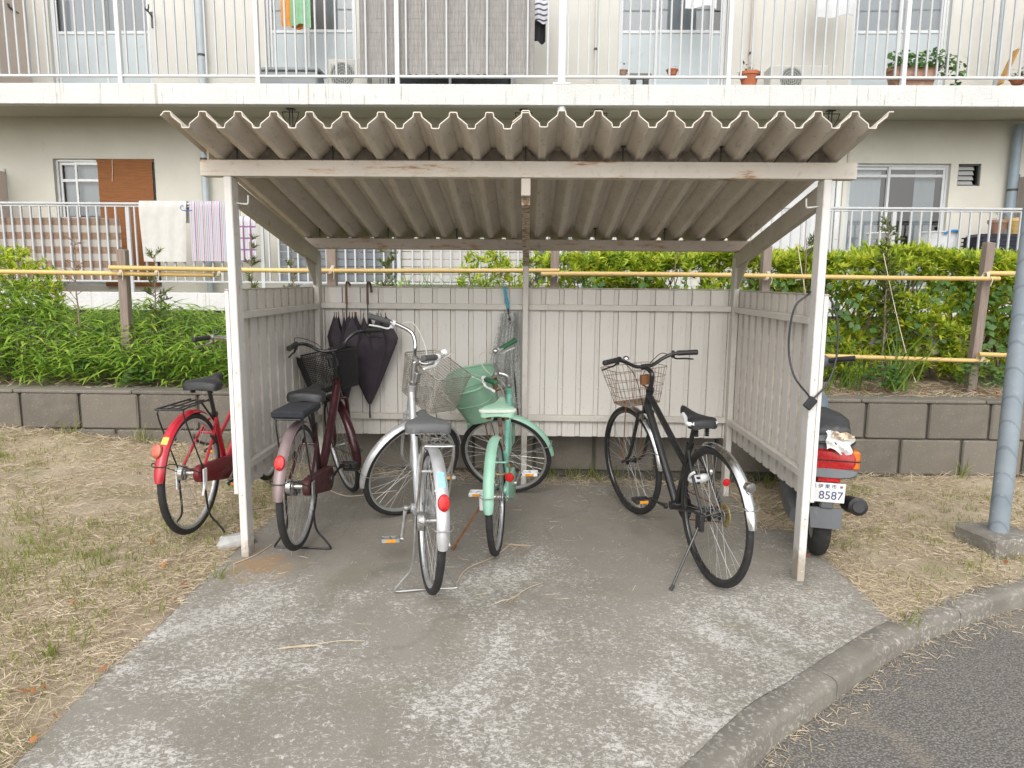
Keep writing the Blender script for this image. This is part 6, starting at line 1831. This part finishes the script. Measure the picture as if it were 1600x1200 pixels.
def reed_mat():
    m = Mat('grey_reeds'); h = m.noise(60, 6, .7, (2.2, 1, .09)); cc = m.ramp(h, [(.3, (.21, .195, .185)), (.7, (.40, .385, .37))]); m.color(cc).set(rough=.9); m.bump(h, .7, .006); return m.m
MT['reed'] = reed_mat()
MT['screen_grey'] = plain('grey_screen_board', (.17, .185, .20), .6, 0, .1, 4); MT['screen_white'] = plain('white_screen_board', (.48, .47, .44), .6, 0, .06, 4)

def hung(name, lab, cat, x0, x1, z0, z1, y, mat, back=.25, wob=.012, grp=None, seed=0, parent=None, taper=0):
    """cloth folded over a rail at height z1, hanging down in front to z0"""
    rr = random.Random(seed); ph = rr.uniform(0, 6); k1 = rr.uniform(14, 22)
    L = z1 - z0
    def fn(u, v):
        xw = x0 + (x1 - x0) * (u + taper * (.5 - u) * clamp(v - .3) * 1.4)
        d = -back + (L + back) * v
        w = wob * math.sin(k1 * u + ph + 1.2 * v) * clamp(abs(d) / .15)
        if d < -.03: return (xw, y + .040 - w, z1 + d + .0)
        if d < .03:
            a = d / .03; return (xw, y - .040 * math.sin(a * PI / 2), z1 + .022 * math.cos(a * PI / 2))
        return (xw, y - .040 - w - .012 * clamp(d / L), z1 - d)
    mb = MB(); mb.shell(fn, 26, 30, .006)
    if parent is not None: return mb.build(name, MT[mat], parent, 80)
    return tag(mb.build(name, MT[mat], None, 80), lab, cat, grp)
RX = YB + .045
hung('towel', 'plain white towel hanging over the lower balcony railing', 'towel', -3.435, -2.83, 1.69, 2.43, RX, 'towel_white', seed=1, taper=.12)
hung('towel', 'white towel with fine coloured stripes, hanging beside the plain one', 'towel', -2.78, -2.26, 1.70, 2.43, RX, 'towel_stripe', seed=2)
hung('cloth', 'white cloth with a purple check seen between the front post and rafter', 'cloth', -2.20, -1.94, 1.69, 2.24, RX - .03, 'check_cloth', .06, .02, seed=3)
mb = MB(); mb.tube([(-2.75, RX - .05, 2.33), (-2.88, RX - .05, 2.33)], .006, 6); mb.tube(smooth_path([(-2.88, RX - .05, 2.33), (-2.90, RX - .06, 2.37), (-2.86, RX - .06, 2.40)], 3), .004, 5); tag(mb.build('laundry_clip', plain('blue_plastic', (.06, .12, .42), .4)), 'small blue laundry hanger between the two hanging towels', 'hanger')
mb = MB(); mb.shell(lambda u, v: (-6.0 + 2.27 * u, RX + .035 + .010 * math.sin(40 * u) * (1 - v) + .006 * math.sin(70 * u + 9 * v), 1.44 + .80 * v + .008 * math.sin(11 * u)), 90, 10, .004)
tag(mb.build('privacy_sheet', MT['sheet_stripe'], None, 80), 'brown and beige striped sheet tied inside the lower balcony railing', 'sheet')
def board_screen(name, lab, x0, x1, z0, z1, mat):
    t = thing(name, lab, 'screen', (0, 0, 0), 'screens inside the lower balcony railing'); n = 9; h = (z1 - z0) / n
    me = MB(); me.box(0, x1 - x0, 0, .014, .003, h - .003, .004); me = me.mesh('board', MT[mat], 30)
    for k in range(n): inst('board', me, t, Matrix.Translation((x0, RX + .06 + .003 * (k % 2), z0 + h * k)))
board_screen('privacy_screen', 'dark grey boarded screen behind the lower railing, seen under the roof', -1.72, -.17, 1.46, 2.30, 'screen_grey')
board_screen('privacy_screen', 'white boarded screen behind the lower railing, next to the grey one', -.13, 1.54, 1.46, 2.32, 'screen_white')
# reed screen on the upper railing
rs = thing('reed_screen', 'weathered grey reed screen tied along the upper balcony railing', 'reed screen', (0, 0, 0))
mb = MB(); mb.shell(lambda u, v: (-.605 + 2.145 * u, RX + .055 + .004 * math.sin(300 * u) + .006 * math.sin(17 * u), 3.985 + 1.03 * v + (.012 * math.sin(160 * u) + .008 * math.sin(47 * u) if v < .01 else 0)), 320, 4, .008); mb.build('reeds', MT['reed'], rs, 80)
mb = MB()
for k in range(13): mb.tube([(-.605 + 2.145 * i / 24, RX + .046 + .006 * math.sin(17 * i / 24), 4.02 + .078 * k + .004 * math.sin(i * 2.1 + k)) for i in range(25)], .0013, 4)
mb.build('binding', MT['bin'], rs)
# clothes on the upper balcony
YL = 6.05
def garment(name, lab, cat, px0, px1, ptop, pbot, y, mat, seed, skew=0):
    a, b = at(px0, pbot, y), at(px1, pbot, y); z0, z1 = a.z, at(px0, ptop, y).z; rr = random.Random(seed); ph = rr.uniform(0, 6)
    mb = MB(); mb.shell(lambda u, v: (a.x + (b.x - a.x) * u + skew * (1 - v), y + .03 * math.sin(9 * u + ph) * (1 - .5 * v), z0 + (z1 - z0) * v + .02 * math.sin(5 * u + ph) * (1 - v)), 20, 12, .006)
    return tag(mb.build(name, MT[mat], None, 80), lab, cat, 'laundry on the upper balcony')
mb = MB(); mb.tube([(-3.2, YL, 5.30), (7.4, YL, 5.30)], .012, 8); tag(mb.build('laundry_pole', MT['alu']), 'long laundry pole across the upper balcony, above the picture', 'pole')
garment('towel', 'orange towel drying on the upper balcony behind the railing bars', 'towel', 439, 474, -75, 43, YL - .02, 'cloth_orange', 1); garment('towel', 'pale green towel drying in front of the orange one', 'towel', 455, 485, -75, 40, YL - .08, 'cloth_green', 2)
garment('shirt', 'white shirt with dark stripes beside the reed screen', 'shirt', 832, 857, -75, 34, YL - .02, 'cloth_shirt', 3); garment('skirt', 'black garment hanging below the striped shirt', 'skirt', 835, 852, 28, 66, YL + .05, 'cloth_black', 4)
garment('shirt', 'bright white shirt drying above the upper right air conditioner', 'shirt', 1276, 1334, -75, 26, YL - .05, 'cloth_pure', 5)
garment('cloth', 'grey cloth drying above the middle upper window', 'cloth', 1070, 1120, -75, 12, YL + .02, 'cloth_pure', 6)
# bamboo blind
bb_ = thing('bamboo_blind', 'orange-brown bamboo blind rolled down over the lower left window', 'blind', (0, 0, 0))
yb = YW - .025
mb = MB(); mb.shell(lambda u, v: (-4.50 + .765 * u, yb + .002 * math.sin(90 * u), 1.36 + 1.71 * v), 24, 60, .006); mb.build('bamboo_slats', MT['blind'], bb_, 80)
mb = MB(); mb.box(-4.51, -3.725, yb - .006, yb + .02, 3.065, 3.11, .004); mb.build('top_rail', MT['blind'], bb_)
mb = MB(); mb.tube(smooth_path([(-4.28, yb - .012, 3.10), (-4.285, yb - .014, 2.95), (-4.30, yb - .014, 2.80)], 3), .0045, 5); mb.build('cord', MT['rope'], bb_)
# air-conditioner units, bins, pots
def ac(lab, px0, px1, ptop, pbot, y):
    a, b = at(px0, pbot, y), at(px1, ptop, y); x0, x1, z0, z1 = a.x, b.x, 3.90, b.z; t = thing('air_conditioner', lab, 'air conditioner', (x0, y, z0), 'air conditioners on the upper balcony'); w, h = x1 - x0, z1 - z0
    mb = MB(); mb.box(0, w, 0, .28, .03, h, .012); mb.build('casing', MT['ac'], t)
    mb = MB(); r_ = min(w * .30, h * .42); M = Matrix.Translation((w * .36, -.002, h * .5)) @ Matrix.Rotation(PI / 2, 4, 'X'); mb.lathe([(0, 0), (r_, 0), (r_, .004), (0, .005)], 28, M); mb.build('fan_opening', MT['grill_dark'], t)
    mb = MB()
    for k in range(1, 5): q = r_ * k / 4.3; mb.tube([(w * .36 + q * math.cos(2 * PI * i / 24), -.012, h * .5 + q * math.sin(2 * PI * i / 24)) for i in range(24)], .003, 4, closed=True)
    for k in range(-5, 6): mb.tube([(w * .36 + k * r_ / 5.5, -.012, h * .5 - r_ * .9), (w * .36 + k * r_ / 5.5, -.012, h * .5 + r_ * .9)], .0025, 4)
    mb.build('grill', MT['ac'], t)
    mb = MB(); mb.box(.03, .09, .04, .24, -.035, .029, .003); mb.box(w - .09, w - .03, .04, .24, -.035, .029, .003); mb.build('foot', MT['bin'], t)
ac('beige air-conditioner unit beside the reed screen on the upper balcony', 513, 574, 92, 130, 6.1); ac('pale air-conditioner unit on the upper balcony, right of the terracotta pot', 1203, 1296, 102, 133, 6.1)
sb = thing('storage_bin', 'grey lidded storage bin lying behind the upper balcony bars', 'bin', (0, 0, 0)); a, b = at(407, 128, 6.0), at(500, 107, 6.0)
mb = MB(); mb.box(a.x + .02, b.x - .03, 5.95, 6.3, 3.865, b.z - .04, .02); mb.build('tub', MT['bin'], sb); mb = MB(); mb.box(a.x, b.x, 5.93, 6.32, b.z - .04, b.z, .012); mb.build('lid', MT['bin'], sb)
def pot(lab, px, pbot, ptop, y, rt, mat, leaf=0, grp='flower pots on the balconies', z0=None):
    c = at(px, pbot, y); h = at(px, ptop, y).z - c.z; z0 = c.z if z0 is None else z0
    t = thing('flower_pot', lab, 'flower pot', (c.x, y, z0), grp); mb = MB(); mb.lathe([(rt * .62, 0), (rt * .92, h * .78), (rt, h * .78), (rt, h), (rt * .88, h), (rt * .85, h * .85), (0, h * .82)], 24); mb.build('pot', MT[mat], t)
    if leaf:
        P_ = np.array([0, 0, h + .03]) + rng.normal(0, 1, (leaf, 3)) * np.array([rt * .5, rt * .4, .03]); V, F = leaves(P_, nrmz(rand_dirs(leaf, -.1, 1)), np.tile([0, -.3, 1.0], (leaf, 1)), rng.uniform(.04, .08, leaf), .028, .2, .1); o = inst('leaves', np_mesh('leaves', V, F, MT['dark_leaf']), t); o['kind'] = 'stuff'
pot('terracotta pot with short green shoots on the upper balcony edge', 1170, 131, 108, 5.72, .125, 'terracotta', 26, z0=3.862)
pot('small brown bowl-shaped pot on the upper balcony, left of the middle window', 973, 118, 110, 5.8, .06, 'terracotta_old', 6); pot('small brown pot standing on the upper balcony below the middle window', 1050, 118, 109, 5.8, .075, 'terracotta', 5)
fs_ = thing('plant_stand', 'low grey stone plant stand on the upper balcony floor', 'stand', (0, 0, 0)); a = at(983, 128, 5.75); b = at(1018, 115, 5.75)
mb = MB(); mb.box(a.x, b.x, 5.72, 5.9, b.z - .035, b.z, .01); mb.build('top', MT['kerb'], fs_); mb = MB(); mb.box(a.x + .03, a.x + .09, 5.75, 5.88, 3.861, b.z - .036, .004); mb.box(b.x - .09, b.x - .03, 5.75, 5.88, 3.861, b.z - .036, .004); mb.build('legs', MT['metal_dark'], fs_)
pt = thing('planter', 'long terracotta planter with trailing green ivy on the upper balcony', 'planter', (0, 0, 0)); a, b = at(1388, 130, 5.78), at(1462, 106, 5.78)
mb = MB(); z0, z1 = 3.875, b.z; xs = [(a.x + .06, b.x - .06, z0), (a.x + .01, b.x - .01, z1 - .05), (a.x - .02, b.x + .02, z1 - .05), (a.x - .02, b.x + .02, z1)]
vs = [(x, y, z) for xa, xb, z in xs for (x, y) in ((xa, 5.70), (xb, 5.70), (xb, 5.88), (xa, 5.88))]; mb.add(vs, [(q * 4 + k, q * 4 + (k + 1) % 4, q * 4 + 4 + (k + 1) % 4, q * 4 + 4 + k) for q in range(3) for k in range(4)] + [(3, 2, 1, 0), (12, 13, 14, 15)]); mb.build('trough', MT['terracotta_old'], pt, 30)
n = 260; P_ = np.stack([rng.uniform(a.x, b.x + .32, n), rng.uniform(5.64, 5.85, n), z1 + rng.uniform(-.02, .17, n)], 1); P_[:, 2] -= np.maximum(0, P_[:, 0] - b.x) * .9 * rng.uniform(0, 1, n)
V, F = leaves(P_, nrmz(rand_dirs(n, -.6, .7)), np.tile([0, -.7, .6], (n, 1)), rng.uniform(.06, .10, n), rng.uniform(.05, .075, n), .2, .12); o = inst('ivy', np_mesh('ivy', V, F, MT['ivy']), pt); o['kind'] = 'stuff'
a, b = at(1562, 132, 5.9), at(1588, 78, 5.9); mb = MB(); d = b - a; mb.box(-.055, .055, -.012, .012, 0, d.length, .003, Matrix.Translation(a) @ d.to_track_quat('Z', 'Y').to_matrix().to_4x4()); tag(mb.build('plank', MT['plank']), 'orange-brown plank leaning on the upper balcony at the far right', 'plank')
pot('dark pot with green plant behind the leaning plank, upper balcony', 1590, 132, 122, 5.8, .10, 'terracotta', 40)
# lower balcony, right
tb = thing('tub', 'dark navy plastic tub on the lower balcony behind the railing', 'tub', (0, 0, 0)); a, b = at(1522, 392, 5.95), at(1592, 366, 5.95)
mb = MB(); mb.box(a.x, b.x + .3, 5.86, 6.25, 1.85, b.z, .05); mb.build('tub_body', MT['tub'], tb)
mb = MB()
for k in range(3): mb.box(a.x - .004, b.x + .304, 5.855, 6.255, b.z - .05 - .05 * k, b.z - .035 - .05 * k, .004)
mb.build('rib', MT['tub'], tb)
mb = MB(); mb.box(a.x - .1, b.x + .4, 5.80, 6.3, 1.72, 1.85, .02); mb.box(a.x, a.x + .1, 5.9, 6.2, 1.3, 1.72); mb.box(b.x + .2, b.x + .3, 5.9, 6.2, 1.3, 1.72); tag(mb.build('bench', MT['bin']), 'low grey bench under the dark tub on the lower balcony', 'bench')
pot('weathered terracotta pot standing on the dark tub', 1557, 366, 344, 6.05, .115, 'terracotta_old', 5); pot('pale yellow pot standing on the dark tub, next to the terracotta one', 1583, 366, 341, 6.1, .11, 'bamboo', 4)
a = at(1378, 366, 6.1); bu = thing('basin', 'white wash basin on a stand behind the lower railing', 'basin', (a.x, 6.1, a.z)); mb = MB(); mb.lathe([(.14, -.06), (.19, 0), (.205, .005), (.20, .018), (.15, -.03)], 24); mb.build('bowl', MT['bucket'], bu); mb = MB(); mb.lathe([(.05, -(a.z - 1.3)), (.04, -.06)], 12); mb.build('stand', MT['bucket'], bu)
a = at(1465, 372, 6.1); wm = thing('laundry_basket', 'pale grey laundry basket with a blue handle on the lower balcony', 'basket', (a.x, 6.1, 1.301)); h = a.z - 1.30 + .06
mb = MB(); mb.lathe([(.17, 0), (.22, h), (.235, h), (.235, h + .02), (.215, h + .02), (.165, .02)], 28); mb.build('basket', MT['bucket'], wm); mb = MB(); mb.tube(smooth_path([(-.05, -.235, h - .02), (0, -.26, h + .01), (.10, -.24, h + .02), (.19, -.15, h)], 4), .014, 8); mb.build('handle', plain('blue_handle', (.04, .28, .62), .4), wm)
